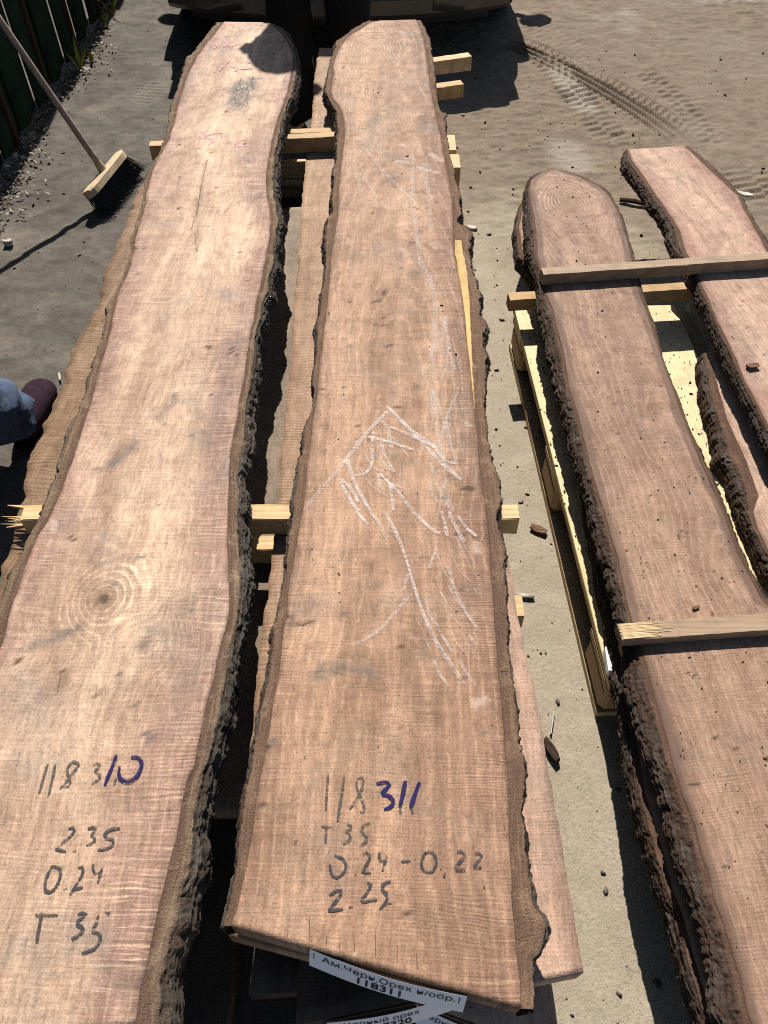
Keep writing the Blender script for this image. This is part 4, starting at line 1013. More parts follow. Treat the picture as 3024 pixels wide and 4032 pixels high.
def pallet(label, corner, ang, L=1.2, Wd=.8, group='wooden pallets'):
    root = thing('pallet', label, 'pallet', (corner[0], corner[1], 0), group)
    R = Matrix.Rotation(ang, 3, 'Z')
    o = Vector((corner[0], corner[1], 0))
    def part(nm, c, s, m, jit=.0006, bev=.0015):
        v, f = box_vf((0, 0, 0), s, None, bev, jit)
        v = [tuple(o + R @ (Vector(c) + Vector(p))) for p in v]
        mesh_obj(nm, v, f, m, root)
    for x, wd in ((.0725, .145), (.235, .1), (.4, .145), (.565, .1), (.7275, .145)):
        part('deck_board', (x * Wd / .8, L / 2, .133), (wd, L, .022), M_PAL)
    for y in (.0725, L / 2, L - .0725):
        part('stringer_board', (Wd / 2, y, .1105), (Wd, .145, .0215), M_PALX)
        for x in (.0725, Wd / 2, Wd - .0725):
            part('block', (x, y, .0605), (.142, .142, .078), M_BLOCK, bev=.012)
    for x in (.05, Wd / 2, Wd - .05):
        part('runner_board', (x, L / 2, .0110), (.1, L, .0212), M_PALX)
    return root


pc0, pc1 = at(2403, 2700, .144), at(2028, 1225, .144)
pal_ang = math.atan2(-(pc1[0] - pc0[0]), pc1[1] - pc0[1])
pallet('pallet with sunlit edge board under the right pair of slabs', (pc0[0], pc0[1]), pal_ang)
pallet('pallet hidden under the far half of the left stack', (-.50, 1.50), 0.0, 1.2, .64)
pallet('pallet hidden under the near half of the left stack', (-.50, .285), 0.0, 1.2, .64)
# bearers on the left pallets carry the lowest boards
for lab, y, xe, wd_, za, zb in (('bearer beam under the near end of the left stack', .40, .13, .09, .1445, .204), ('bearer beam with a small pale end sticking out by the near pallet', .80, .279, .05, .1445, .204), ('bearer beam under the middle of the left stack', 1.35, .13, .09, .1445, .204),
                                ('bearer beam under the far end of the left stack', 2.15, .13, .09, .1445, .204), ('thick pale beam end sticking out on the ground far right of the chalked slab', 2.715, .277, .10, .002, .144), ('white weathered beam end on the ground behind the thick pale one', 2.835, .268, .12, .002, .150)):
    stick(lab, (-.50, y), (xe, y), wd_, za, zb, M_PINE[0], group='bearer beams')
for k, (zz, hh) in enumerate(((.2745, .3445),)):
    pass
for lab, y, za, zb in (('low stick between the bottom boards at the near end', .45, .2405, .3445), ('low stick between the bottom boards in the middle', 1.30, .2405, .3445), ('low stick between the bottom boards at the far end', 2.05, .2405, .3445),
                       ('mid height stick at the near end of the left stack', .45, .3805, .4845), ('mid height stick in the middle of the left stack', 1.30, .3805, .4845), ('mid height stick at the far end of the left stack', 2.05, .3805, .4845)):
    stick(lab, (-.50, y), (.18, y), .03, za, zb, M_PINE[1])

v, f = box_vf((0, 0, 0), (.032, .055, .022), Matrix.Rotation(-.05, 3, 'Z'), .002)
o = at(2398, 2655, .16)
tag(mesh_obj('white_offcut', [(p[0] + o[0] + .016, p[1] + o[1] + .03, p[2] + .1558) for p in v], f, plain('white_foam', (.78, .76, .72), .7, .2, .06)), 'small white block lying on the right pallet near its corner', 'offcut')

# ------------------------------------------------------------------ paper labels with print
M_PAPER = plain('label_paper', (.80, .80, .84), .6, .3, .04, 12)
M_PRINT = plain('label_print', (.03, .03, .035), .6, .2, .1)


def text_mesh(s, size):
    cu = bpy.data.curves.new('t', 'FONT'); cu.body = s; cu.size = size; cu.resolution_u = 3
    ob = bpy.data.objects.new('t', cu); COL.objects.link(ob)
    bpy.context.view_layer.update()
    me = bpy.data.meshes.new_from_object(ob.evaluated_get(bpy.context.evaluated_depsgraph_get()))
    V = [tuple(v.co) for v in me.vertices]; F = [list(p.vertices) for p in me.polygons]
    bpy.data.objects.remove(ob); bpy.data.curves.remove(cu); bpy.data.meshes.remove(me)
    return np.array(V), F


def paper(root, pa, pb, h, lines, tilt, bow=.004):
    """a printed strip stapled to the end of a board; pa, pb are the upper corners"""
    pa, pb = Vector(pa), Vector(pb)
    ex = (pb - pa).normalized(); L = (pb - pa).length
    nrm = Vector((ex.y, -ex.x, 0)).normalized()          # towards the camera end
    ey = (Vector((0, 0, -1)) * math.cos(tilt) + nrm * math.sin(tilt)).normalized()
    nn = ey.cross(ex) * -1
    def P(x, y, off=0):
        b = bow * math.sin(math.pi * x / L)
        return pa + ex * x + ey * y + nrm * (b + .0015) + (nrm * math.cos(tilt) + Vector((0, 0, 1)) * math.sin(tilt)) * off
    nu, nv = 24, 4
    V, F = [], []
    for lay in (0, -.0003):
        for i in range(nu + 1):
            for j in range(nv + 1): V.append(tuple(P(L * i / nu, h * j / nv, lay)))
    k = (nu + 1) * (nv + 1)
    for i in range(nu):
        for j in range(nv):
            a = i * (nv + 1) + j
            F.append([a, a + 1, a + nv + 2, a + nv + 1]); F.append([k + a, k + a + nv + 1, k + a + nv + 2, k + a + 1])
    lab = mesh_obj('paper_label', V, F, M_PAPER, root)
    TV, TF = [], []
    for (s, size, x0, y0, bold) in lines:
        tv, tf = text_mesh(s, size)
        for dx in ((0, .0003, .0006) if bold else (0,)):
            kk = len(TV)
            TV += [tuple(P(min(max(x0 + q[0] + dx, 0), L), min(max(y0 - q[1], 0), h), .0006 + dx * .1)) for q in tv]
            TF += [[i + kk for i in q] for q in tf]
    mesh_obj('lettering', TV, TF, M_PRINT, lab)


paper(slab2, (-.067, .1325, .7275), (.0734, .0955, .7275), .030, [('Ам.Черн.Орех н/обр.', .0125, .012, .0125, False), ('118311', .0155, .044, .0265, True), ('|', .011, .003, .011, False), ('|', .011, .138, .011, False)], .30)
paper(plankK, (-.0585, .0895, .5875), (.0695, .1125, .5875), .030, [('Черный орех', .0125, .016, .0125, False), ('117320', .0155, .040, .0265, True)], .32)
paper(plankR2, (.037, .1125, .5170), (.157, .0755, .5170), .032, [('Черный орех обр.', .0125, .006, .0125, False), ('118262', .0155, .026, .0275, True)], .42)

# ------------------------------------------------------------------ fence
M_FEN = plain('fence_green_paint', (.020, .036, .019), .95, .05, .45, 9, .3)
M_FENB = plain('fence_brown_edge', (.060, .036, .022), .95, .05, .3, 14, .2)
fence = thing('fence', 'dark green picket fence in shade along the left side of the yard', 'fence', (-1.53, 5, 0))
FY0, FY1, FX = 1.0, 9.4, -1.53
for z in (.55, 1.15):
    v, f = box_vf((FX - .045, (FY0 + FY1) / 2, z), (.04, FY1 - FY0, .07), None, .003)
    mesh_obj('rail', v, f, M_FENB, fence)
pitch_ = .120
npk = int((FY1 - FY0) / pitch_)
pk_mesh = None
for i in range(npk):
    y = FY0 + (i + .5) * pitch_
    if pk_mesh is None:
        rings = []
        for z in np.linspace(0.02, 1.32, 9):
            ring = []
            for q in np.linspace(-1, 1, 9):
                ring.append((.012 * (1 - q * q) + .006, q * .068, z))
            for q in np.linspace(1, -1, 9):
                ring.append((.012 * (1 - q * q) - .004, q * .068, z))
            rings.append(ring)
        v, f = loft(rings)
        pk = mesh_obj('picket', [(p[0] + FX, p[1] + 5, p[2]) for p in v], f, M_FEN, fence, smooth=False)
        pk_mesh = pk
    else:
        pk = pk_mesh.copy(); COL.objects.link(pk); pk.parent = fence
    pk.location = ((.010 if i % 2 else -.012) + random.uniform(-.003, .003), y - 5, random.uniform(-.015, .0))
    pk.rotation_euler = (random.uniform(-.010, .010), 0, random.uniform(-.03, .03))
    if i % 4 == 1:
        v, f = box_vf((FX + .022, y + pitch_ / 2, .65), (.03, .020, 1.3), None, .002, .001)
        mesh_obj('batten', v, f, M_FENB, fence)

# ------------------------------------------------------------------ broom
M_HANDLE = pine_mat('broom_handle_wood', (.46, .34, .26), (.36, .25, .185), 12, 'y')
M_BBLOCK = pine_mat('broom_block_wood', (.60, .46, .29), (.48, .34, .19), 13, 'y')
M_BRIS = plain('black_bristle', (.012, .012, .013), .55, .4, .4, 200)
bb = (-1.047, 2.805, 0.0)
broom = thing('broom', 'push broom with pale wooden block, leaning its stick against the green fence', 'broom', bb)
BL = Vector((.0546, .307, 0)).normalized()
BH = Vector((-.234, .111, .445)).normalized()
BU = (BH - BL * BH.dot(BL)).normalized()
BS = BL.cross(BU).normalized()
Bc = Vector((bb[0], bb[1], .074))


def bpt(p): return tuple(Bc + BS * p[0] + BL * p[1] + BU * p[2])


bm_rings = []
for i, yv in enumerate(np.linspace(-.155, .155, 15)):
    e = abs(yv) / .155
    wv = .027 * (1 - .35 * max(0, e - .8) / .2); hv = .0145
    bm_rings.append([(sx_ * wv, yv, sz_ * hv) for sx_, sz_ in ((-1, -1), (1, -1), (1, .55), (.8, 1), (-.8, 1), (-1, .55))])
V, F = loft(bm_rings)
mesh_obj('block', [bpt(p) for p in V], F, M_BBLOCK, broom)
V, F = tube([Bc, Bc + BH * .045], [.019, .0145], 12)
mesh_obj('socket', V, F, M_BBLOCK, broom)
V, F = tube([Bc + BH * q for q in np.linspace(.0, .995, 14)], .0118, 12)
mesh_obj('handle', V, F, M_HANDLE, broom, smooth=True)
BV, BF = [], []
for ix in range(5):
    for iy in range(26):
        x0, y0 = (ix - 2) * .0105, (iy - 12.5) * .0115
        for k in range(7):
            a = random.uniform(0, 6.28); r = random.uniform(0, .005)
            p0 = Vector((x0 + r * math.cos(a), y0 + r * math.sin(a), -.016))
            fl = Vector((x0 * .55 + .012 + random.uniform(-.01, .01), y0 * .12 + random.uniform(-.01, .01), 0))
            ln = .070 + random.uniform(-.006, .003)
            p1 = p0 + Vector((0, 0, -ln)) + fl
            n_ = len(BV); wq = .0011
            for p, ww in ((p0, wq), (p1, wq * .7)):
                BV += [bpt(p + Vector((ww, 0, 0))), bpt(p + Vector((-ww * .5, ww, 0))), bpt(p + Vector((-ww * .5, -ww, 0)))]
            BF += [[n_, n_ + 1, n_ + 4, n_ + 3], [n_ + 1, n_ + 2, n_ + 5, n_ + 4], [n_ + 2, n_, n_ + 3, n_ + 5]]
BV = [(p[0], p[1], max(p[2], .004)) for p in BV]
ob = mesh_obj('bristles', BV, BF, M_BRIS, broom)
ob['kind'] = 'stuff'

# ------------------------------------------------------------------ car
M_PAINT = plain('car_bronze_paint', (.060, .050, .040), .3, .5, .05, 3)
M_PAINT.node_tree.nodes['Principled BSDF'].inputs['Coat Weight'].default_value = .4
M_BLACK = plain('car_black_plastic', (.010, .010, .011), .6, .3, .2, 40)
M_GLASS = plain('car_glass', (.02, .025, .03), .05, .6, .05, 2)
M_RUB = plain('tyre_rubber', (.012, .012, .012), .8, .2, .2, 60)
M_RIM = plain('wheel_alloy', (.35, .35, .36), .35, .5, .05, 10, metal=.8)
M_LAMP = plain('headlamp_glass', (.45, .46, .48), .08, .6, .05, 5)
CX, CY = -.21, 3.98
car = thing('parked_car', 'bronze car parked nose-on beyond the slabs, only its front bumper showing', 'car', (CX, CY + 2.1, 0))


def sect(y, hw, zb, zt, shoulder=.10, n=10):
    pts = []
    for t in np.linspace(0, 1, n):          # right side, bottom to top, rounded
        a = t * math.pi / 2
        pts.append((hw * (1 - .06 * t ** 3) - shoulder * (1 - math.cos(a)) * t, zb + (zt - zb) * (t * .75 + .25 * math.sin(a))))
    ring = [(CX + x, CY + y, z) for x, z in pts] + [(CX - x, CY + y, z) for x, z in pts[::-1]]
    return ring


st = [(.00, .44, .235, .50), (.03, .56, .215, .52), (.09, .67, .205, .55), (.2, .76, .20, .61), (.4, .835, .20, .705), (.8, .865, .20, .82), (1.2, .875, .20, .88), (1.9, .88, .20, .95), (3.0, .88, .22, .98), (3.8, .86, .25, 1.0), (4.15, .80, .30, .95), (4.22, .70, .36, .86)]
V, F = loft([sect(y, h, a, b) for y, h, a, b in st])
mesh_obj('body', V, F, M_PAINT, car, smooth=True)
gh = [(1.15, .66, .86, .90), (1.45, .69, .90, 1.08), (1.85, .66, .92, 1.33), (2.3, .63, .95, 1.45), (3.0, .61, .97, 1.44), (3.55, .58, .98, 1.28), (3.85, .56, .98, 1.05)]
V, F = loft([sect(y, h, a, b, .16) for y, h, a, b in gh])
mesh_obj('windows', V, F, M_GLASS, car, smooth=True)
V, F = loft([sect(y, h - .06, b - .03, b + .012, .05) for y, h, a, b in gh[3:5]])
mesh_obj('roof', V, F, M_PAINT, car, smooth=True)


def frontcurve(x):      # depth of the nose at lateral x
    return .012 + .16 * (abs(x) / .80) ** 2.6 + .02 * (abs(x) / .8)


def front_strip(x0, x1, za, zb, out, n=24, thick=.05):
    rings = []
    for x in np.linspace(x0, x1, n):
        y = CY + frontcurve(x) - out
        rings.append([(CX + x, y + .012, za), (CX + x, y, za + .2 * (zb - za)), (CX + x, y, zb - .2 * (zb - za)), (CX + x, y + .012, zb), (CX + x, y + thick + .06, zb), (CX + x, y + thick + .06, za)])
    return loft(rings)


mesh_obj('bumper_lip', *front_strip(-.80, .80, .205, .300, .055), M_PAINT, car, smooth=False)
mesh_obj('bumper', *front_strip(-.79, .79, .43, .505, .045), M_PAINT, car, smooth=False)
mesh_obj('undertray', *front_strip(-.70, .70, .165, .205, .02, thick=.5), M_BLACK, car)
gr = mesh_obj('lower_grille', *front_strip(-.62, .62, .30, .43, .012), M_BLACK, car)
for z in (.325, .35, .375, .40):
    mesh_obj('grille_bar', *front_strip(-.60, .60, z, z + .008, .020), M_BLACK, gr)
mesh_obj('upper_grille', *front_strip(-.38, .38, .51, .545, .02), M_BLACK, car)
for s in (-1, 1):
    mesh_obj('headlight', *front_strip(s * .74 if s < 0 else .45, -.45 if s < 0 else .74, .51, .575, .0), M_LAMP, car)
    mesh_obj('bumper_pillar', *front_strip(-.79 if s < 0 else .60, -.60 if s < 0 else .79, .295, .435, .047), M_PAINT, car)
    # mirror on a short arm
    my, mz = CY + 1.62, 1.00
    rings = []
    for t in np.linspace(-1, 1, 11):
        r = math.sqrt(max(0.02, 1 - t * t * .96))
        rings.append([(CX + s * (.955 + .085 * t), my + .055 * r * math.cos(a) + .01 * t, mz + .062 * r * math.sin(a)) for a in np.linspace(0, 2 * math.pi, 12, endpoint=False)])
    mi = mesh_obj('mirror', *loft(rings), M_PAINT, car, smooth=True)
    v, f = tube([(CX + s * .80, my + .04, mz - .06), (CX + s * .92, my + .01, mz - .02)], .02, 8)
    mesh_obj('mirror_arm', v, f, M_BLACK, mi)
    for wy in (.82, 3.42):
        rings = []
        for x, r in ((-.10, .24), (-.095, .30), (-.06, .318), (.06, .318), (.095, .30), (.10, .24)):
            rings.append([(CX + s * .79 + x, CY + wy + r * math.cos(a), .318 + r * math.sin(a)) for a in np.linspace(0, 2 * math.pi, 28, endpoint=False)])
        wh = mesh_obj('wheel', *loft(rings), M_RUB, car, smooth=False)
        rings = [[(CX + s * (.79 + .1005), CY + wy + r * math.cos(a), .318 + r * math.sin(a)) for a in np.linspace(0, 2 * math.pi, 28, endpoint=False)] for r in (.235, .05)]
        mesh_obj('rim', *loft(rings), M_RIM, wh)


# ------------------------------------------------------------------ people
def skin(name, verts, edges, radii, mat, parent, sub=2, flatten=None):
    me = bpy.data.meshes.new('tmp')
    me.from_pydata([tuple(v) for v in verts], edges, [])
    ob = bpy.data.objects.new('tmp', me); COL.objects.link(ob)
    md = ob.modifiers.new('s', 'SKIN'); md.use_smooth_shade = True
    for i, sv in enumerate(me.skin_vertices[0].data):
        r = radii[i]; sv.radius = r if isinstance(r, tuple) else (r, r)
        sv.use_root = (i == 0)
    ss = ob.modifiers.new('u', 'SUBSURF'); ss.levels = sub; ss.render_levels = sub
    bpy.context.view_layer.update()
    m2 = bpy.data.meshes.new_from_object(ob.evaluated_get(bpy.context.evaluated_depsgraph_get()))
    V = [tuple(v.co) for v in m2.vertices]; F = [list(p.vertices) for p in m2.polygons]
    bpy.data.objects.remove(ob); bpy.data.meshes.remove(me); bpy.data.meshes.remove(m2)
    return mesh_obj(name, V, F, mat, parent, smooth=True)


M_SKIN = plain('skin', (.46, .29, .21), .55, .35, .08, 20)
M_HAIR = plain('hair', (.03, .022, .016), .6, .3, .3, 200)
M_BLKCL = plain('black_cloth', (.0085, .0085, .009), .9, .15, .25, 60)
M_DARKTOP = plain('dark_shirt', (.02, .02, .023), .9, .15, .2, 40)
M_SHOEB = plain('black_shoe', (.012, .011, .011), .6, .3, .2, 40)


def jeans_mat():
    g = G('blue_denim', .92, .1)
    c = g.obj()
    wv = g.n('ShaderNodeTexWave', 1, Vector=g.mapv(c, rot=(.5, .3, .7)), Scale=380, Distortion=.4)
    n = g.noise(c, 26, 5, .65)
    k = g.mix(g.rng(n, .35, .68), (.016, .026, .060), (.070, .098, .165))
    k = g.mix(g.math('MULTIPLY', wv, .25), k, (.25, .29, .36))
    return g.done(k, g.bump(g.math('ADD', wv, g.math('MULTIPLY', g.noise(c, 18, 3), 3)), .4, .003))


def suede_mat():
    g = G('plum_suede', .95, .1)
    c = g.obj()
    n = g.noise(c, 45, 5, .7)
    return g.done(g.mix(g.rng(n, .3, .7), (.014, .007, .011), (.034, .016, .026)), g.bump(g.noise(c, 300, 3), .3, .002))


def person(label, O, yaw_, J, top, trous, shoe, hairm):
    """J: joints in the figure's own frame (x right, y forward, z up)"""
    root = thing('person', label, 'person', (O[0], O[1], 0))
    R = Matrix.Rotation(yaw_, 3, 'Z'); o = Vector((O[0], O[1], 0))
    def w_(p): return o + R @ Vector(p)
    P = {k: w_(v_) for k, v_ in J.items()}
    nm = ['pelvis', 'waist', 'chest', 'neck', 'chin', 'head', 'crown', 'shl', 'ell', 'wrl', 'shr', 'elr', 'wrr', 'hil', 'knl', 'anl', 'tol', 'hir', 'knr', 'anr', 'tor']
    rad = [(.145, .105), (.13, .10), (.155, .105), .055, .066, .088, .062, .06, .042, .030, .06, .042, .030, .085, .056, .034, .012, .085, .056, .034, .012]
    ed = [(0, 1), (1, 2), (2, 3), (3, 4), (4, 5), (5, 6), (2, 7), (7, 8), (8, 9), (2, 10), (10, 11), (11, 12), (0, 13), (13, 14), (14, 15), (15, 16), (0, 17), (17, 18), (18, 19), (19, 20)]
    vs = [P[k] for k in nm]
    for sname, wi in (('l', 9), ('r', 12)):
        wr = P['wr' + sname]; el = P['el' + sname]
        d = (wr - el).normalized(); fw = R @ Vector((0, 1, 0)); lat = d.cross(fw).normalized()
        palm = wr + d * .075
        pi_ = len(vs); vs.append(palm); rad.append((.036, .018)); ed.append((wi, pi_))
        for q, (off, ln) in enumerate(((-.030, .068), (-.010, .080), (.010, .076), (.029, .060))):
            b = palm + d * .02 + fw * off
            k0 = len(vs)
            vs += [b, b + d * ln * .55 + lat * .006, b + d * ln + lat * .018]; rad += [.0095, .0085, .007]
            ed += [(pi_, k0), (k0, k0 + 1), (k0 + 1, k0 + 2)]
        tb = wr + d * .03 + fw * .03
        k0 = len(vs); vs += [tb, tb + d * .03 + fw * .022, tb + d * .058 + fw * .028]; rad += [.012, .010, .008]
        ed += [(wi, k0), (k0, k0 + 1), (k0 + 1, k0 + 2)]
    body = skin('body', vs, ed, rad, M_SKIN, root, 2)
    # face
    hc = P['head']; f = R @ Vector((0, 1, 0)); r_ = R @ Vector((1, 0, 0)); up = Vector((0, 0, 1))
    mesh_obj('nose', *tube([hc + f * .080 + up * .012, hc + f * .104 - up * .018, hc + f * .088 - up * .026], [.006, .012, .009], 8), M_SKIN, body, smooth=True)
    mesh_obj('mouth', *tube([hc + f * .076 - up * .052 - r_ * .024, hc + f * .088 - up * .051, hc + f * .076 - up * .052 + r_ * .024], [.003, .006, .003], 6), plain('lips', (.30, .13, .11), .5), body)
    for s in (-1, 1):
        mesh_obj('eye', *tube([hc + f * .070 + r_ * s * .032 + up * .012, hc + f * .085 + r_ * s * .032 + up * .012], [.012, .006], 10), plain('eye', (.05, .04, .03), .2, .6), body)
        mesh_obj('ear', *tube([hc + r_ * s * .086 + up * .025, hc + r_ * s * .094, hc + r_ * s * .086 - up * .03], [.010, .014, .008], 8), M_SKIN, body, smooth=True)
    bmh = bmesh.new(); bmesh.ops.create_icosphere(bmh, subdivisions=4, radius=1)
    hv = []
    for v_ in bmh.verts:
        q = v_.co
        lift = 1 + .03 * math.sin(q.x * 23 + q.z * 11) * math.sin(q.y * 19)
        cutf = .80 if (q.y > .25 and q.z < .35) else 1.0
        hv.append(tuple(hc + up * .018 - f * .008 + (r_ * q.x * .083 + f * q.y * .097 * cutf + up * q.z * .108) * lift))
    mesh_obj('hair', hv, [[v_.index for v_ in f_.verts] for f_ in bmh.faces], hairm, root, smooth=True); bmh.free()
    sh = skin('shirt', [P['waist'] - up * .09, P['waist'], P['chest'], P['chest'] + up * .10, P['shl'], P['ell'], P['wrl'], P['shr'], P['elr'], P['wrr']],
              [(0, 1), (1, 2), (2, 3), (2, 4), (4, 5), (5, 6), (2, 7), (7, 8), (8, 9)], [(.165, .125), (.155, .12), (.175, .125), (.08, .075), .078, .058, .042, .078, .058, .042], top, root, 2)
    tr = skin('trousers', [P['pelvis'], P['waist'] - up * .03, P['hil'], P['knl'], P['anl'] * .82 + P['knl'] * .18, P['anl'] * 1.0 + P['knl'] * .0, P['hir'], P['knr'], P['anr'] * .82 + P['knr'] * .18, P['anr'] * 1.0 + P['knr'] * .0],
              [(0, 1), (0, 2), (2, 3), (3, 4), (4, 5), (0, 6), (6, 7), (7, 8), (8, 9)], [(.16, .12), (.15, .115), .105, .088, .082, .088, .105, .088, .082, .088], trous, root, 3)
    co = np.array([tuple(v_.co) for v_ in tr.data.vertices])
    low_ = sstep(.75, .25, co[:, 2])
    nrm_ = np.array([tuple(v_.normal) for v_ in tr.data.vertices])
    fold = fbm(co[:, 0] * 13, co[:, 1] * 13, co[:, 2] * 34, o=3, s=5) * .011 * (.35 + low_)
    tr.data.vertices.foreach_set('co', (co + nrm_ * fold[:, None]).astype(np.float32).ravel()); tr.data.update()
    for s in ('l', 'r'):
        an, to = P['an' + s], P['to' + s]
        d = (to - an); d.z = 0; d.normalize()
        h = an - d * .055
        shoe_o = skin('shoe', [Vector((an.x, an.y, .055)), Vector((h.x, h.y, .045)), an + d * .08 + Vector((0, 0, .048 - an.z)), an + d * .15 + Vector((0, 0, .040 - an.z)), an + d * .195 + Vector((0, 0, .034 - an.z)), Vector((an.x, an.y, .10))],
                      [(0, 1), (0, 2), (2, 3), (3, 4), (0, 5)], [(.048, .050), (.040, .042), (.052, .044), (.053, .040), (.040, .032), .048], shoe, root, 2)
        sl = []
        sd_v = Vector((-d.y, d.x, 0))
        for q in np.linspace(0, 2 * math.pi, 28, endpoint=False):
            l_ = math.cos(q); sl.append((an + d * (.07 + .135 * l_) + sd_v * (.050 * math.sin(q) * (1 + .12 * l_))))
        V_, F_ = loft([[(p.x, p.y, .003) for p in sl], [(p.x, p.y, .020) for p in sl]])
        mesh_obj('sole', V_, F_, M_SOLE, shoe_o)
    return root


M_SOLE = plain('rubber_sole', (.025, .022, .02), .85, .2, .2, 40)
JA = dict(pelvis=(0, 0, .93), waist=(.0, .0, 1.08), chest=(.03, .02, 1.30), neck=(.055, .07, 1.44), chin=(.068, .11, 1.505), head=(.075, .13, 1.585), crown=(.075, .12, 1.645),
          shl=(-.15, .02, 1.40), ell=(-.22, -.02, 1.12), wrl=(-.15, .14, .95), shr=(.21, .03, 1.39), elr=(.28, .0, 1.12), wrr=(.22, .16, .97),
          hil=(-.10, 0, .88), knl=(-.107, .02, .50), anl=(-.11, -.02, .09), tol=(-.12, .15, .03), hir=(.10, 0, .88), knr=(.107, .02, .50), anr=(.11, -.02, .09), tor=(.14, .15, .03))
person('person in black trousers standing between the car and the slab ends', (-.24, 3.19), math.pi, JA, M_DARKTOP, M_BLKCL, M_SHOEB, M_HAIR)

# second person: only one plum shoe and a denim trouser leg come into view at the left
BX, BY = -1.22, .95
JB = dict(pelvis=(0, 0, .90), waist=(0, .02, 1.05), chest=(0, .04, 1.28), neck=(0, .06, 1.45), chin=(0, .09, 1.51), head=(0, .10, 1.60), crown=(0, .09, 1.68),
          shl=(-.18, .03, 1.38), ell=(-.24, 0, 1.10), wrl=(-.23, .14, .92), shr=(.18, .03, 1.38), elr=(.22, .05, 1.10), wrr=(.18, .22, .98),
          hil=(-.09, 0, .86), knl=(-.11, -.02, .48), anl=(-.12, -.10, .09), tol=(-.12, .08, .03), hir=(.09, .02, .86), knr=(.165, .20, .50), anr=(.248, .535, .085), tor=(.245, .70, .03))
M_JEANS = jeans_mat(); M_SUEDE = suede_mat()
person('person at the left edge, plum suede shoe and blue jeans leg in view', (BX, BY), 0.0, JB, plain('grey_top', (.2, .2, .21), .9), M_JEANS, M_SUEDE, M_HAIR)

# ------------------------------------------------------------------ loose things on the ground and boards
ICO_V = None


def ico():
    bm = bmesh.new(); bmesh.ops.create_icosphere(bm, subdivisions=1, radius=1)
    V = np.array([tuple(v.co) for v in bm.verts]); F = np.array([[v.index for v in f.verts] for f in bm.faces]); bm.free()
    return V, F


ICO_V, ICO_F = ico()


def scatter(name, label, cat, pts, sizes, mat, flat=.6, elong=1.6, sink=.3):
    Vs, Fs = [], []
    for k, (p, s) in enumerate(zip(pts, sizes)):
        v = ICO_V * (1 + rng.uniform(-.3, .3, (len(ICO_V), 1)))
        a = rng.uniform(0, 6.28); e = rng.uniform(1, elong)
        v = v * (s * e, s / e ** .5, s * flat * rng.uniform(.6, 1.2))
        ca, sa = math.cos(a), math.sin(a)
        v = np.stack([v[:, 0] * ca - v[:, 1] * sa, v[:, 0] * sa + v[:, 1] * ca, v[:, 2]], 1)
        v = v + (p[0], p[1], p[2] + s * flat * (1 - sink))
        Fs.append(ICO_F + k * len(ICO_V)); Vs.append(v)
    o = mesh_obj(name, np.concatenate(Vs), np.concatenate(Fs), mat)
    tag(o, label, cat); o['kind'] = 'stuff'
    return o


def gravel_mat(name, stops):
    g = G(name, .9, .2)
    c = g.obj()
    w_ = g.n('ShaderNodeTexWhiteNoise', 0, Vector=g.n('ShaderNodeVectorMath', 0, operation='SNAP'))
    n = g.noise(c, 22, 2)
    return g.done(g.ramp(n, stops), g.bump(g.noise(c, 250, 4), .4, .002))


M_PEB = gravel_mat('dark_pebbles', [(.35, (.035, .030, .026)), (.5, (.075, .062, .05)), (.62, (.13, .11, .09)), (.7, (.24, .21, .17))])
M_PEBL = gravel_mat('grey_pebbles', [(.35, (.05, .046, .042)), (.5, (.10, .092, .082)), (.65, (.16, .148, .13))])
pts, szs = [], []
for i in range(2600):
    x, y = rng.uniform(.15, 2.6), rng.uniform(-.05, 4.2)
    if rng.random() > (.4 + .6 * (x < .95 + .1 * y)): continue
    pts.append((x, y, gz(x, y))); szs.append(min(.0068, .0013 * (1 + rng.pareto(2.4))))
scatter('pebbles', 'small dark pebbles scattered over the sandy ground right of the stack', 'pebbles', pts, szs, M_PEB)
pts, szs = [], []
for i in range(600):
    x, y = rng.uniform(-1.5, -.35), rng.uniform(.3, 4.6)
    pts.append((x, y, gz(x, y))); szs.append(min(.007, .0016 * (1 + rng.pareto(2.8))))
scatter('pebbles', 'small grey pebbles scattered over the dark ground by the fence', 'pebbles', pts, szs, M_PEBL, sink=.5)
# crumbs of bark on the right slabs
M_CRUMB = gravel_mat('bark_crumbs', [(.3, (.03, .02, .014)), (.5, (.07, .043, .03)), (.7, (.12, .08, .055))])


def inside(poly_l, poly_r, z):
    Lw, Rw = curve_xy(world(poly_l, z)), curve_xy(world(poly_r, z))
    def f(x, y): return np.interp(y, Lw[:, 1], Lw[:, 0]) + .005 < x < np.interp(y, Rw[:, 1], Rw[:, 0]) - .005
    return f, (max(Lw[0, 1], Rw[0, 1]), min(Lw[-1, 1], Rw[-1, 1])), (Lw[:, 0].min(), Rw[:, 0].max())


for pl, pr_, z, num, lab in ((s3_woodL, s3_woodR, ZR, 480, 'dark bark crumbs strewn over the brown slab'), (s4_woodL, s4_woodR, ZR, 90, 'few bark crumbs on the pinkish square-ended slab'), (s2_woodL, s2_woodR, ZT, 130, 'tiny bark crumbs on the chalked slab')):
    fn, yr2, xr2 = inside(pl, pr_, z)
    pts, szs = [], []
    while len(pts) < num:
        x, y = rng.uniform(*xr2), rng.uniform(*yr2)
        if fn(x, y): pts.append((x, y, z + .0005)); szs.append(min(.0034, .0008 * (1 + rng.pareto(3.2))) * (.7 if z == ZT else 1))
    scatter('bark_crumbs', lab, 'bark crumbs', pts, szs, M_CRUMB, flat=.5, elong=2.4, sink=.2)
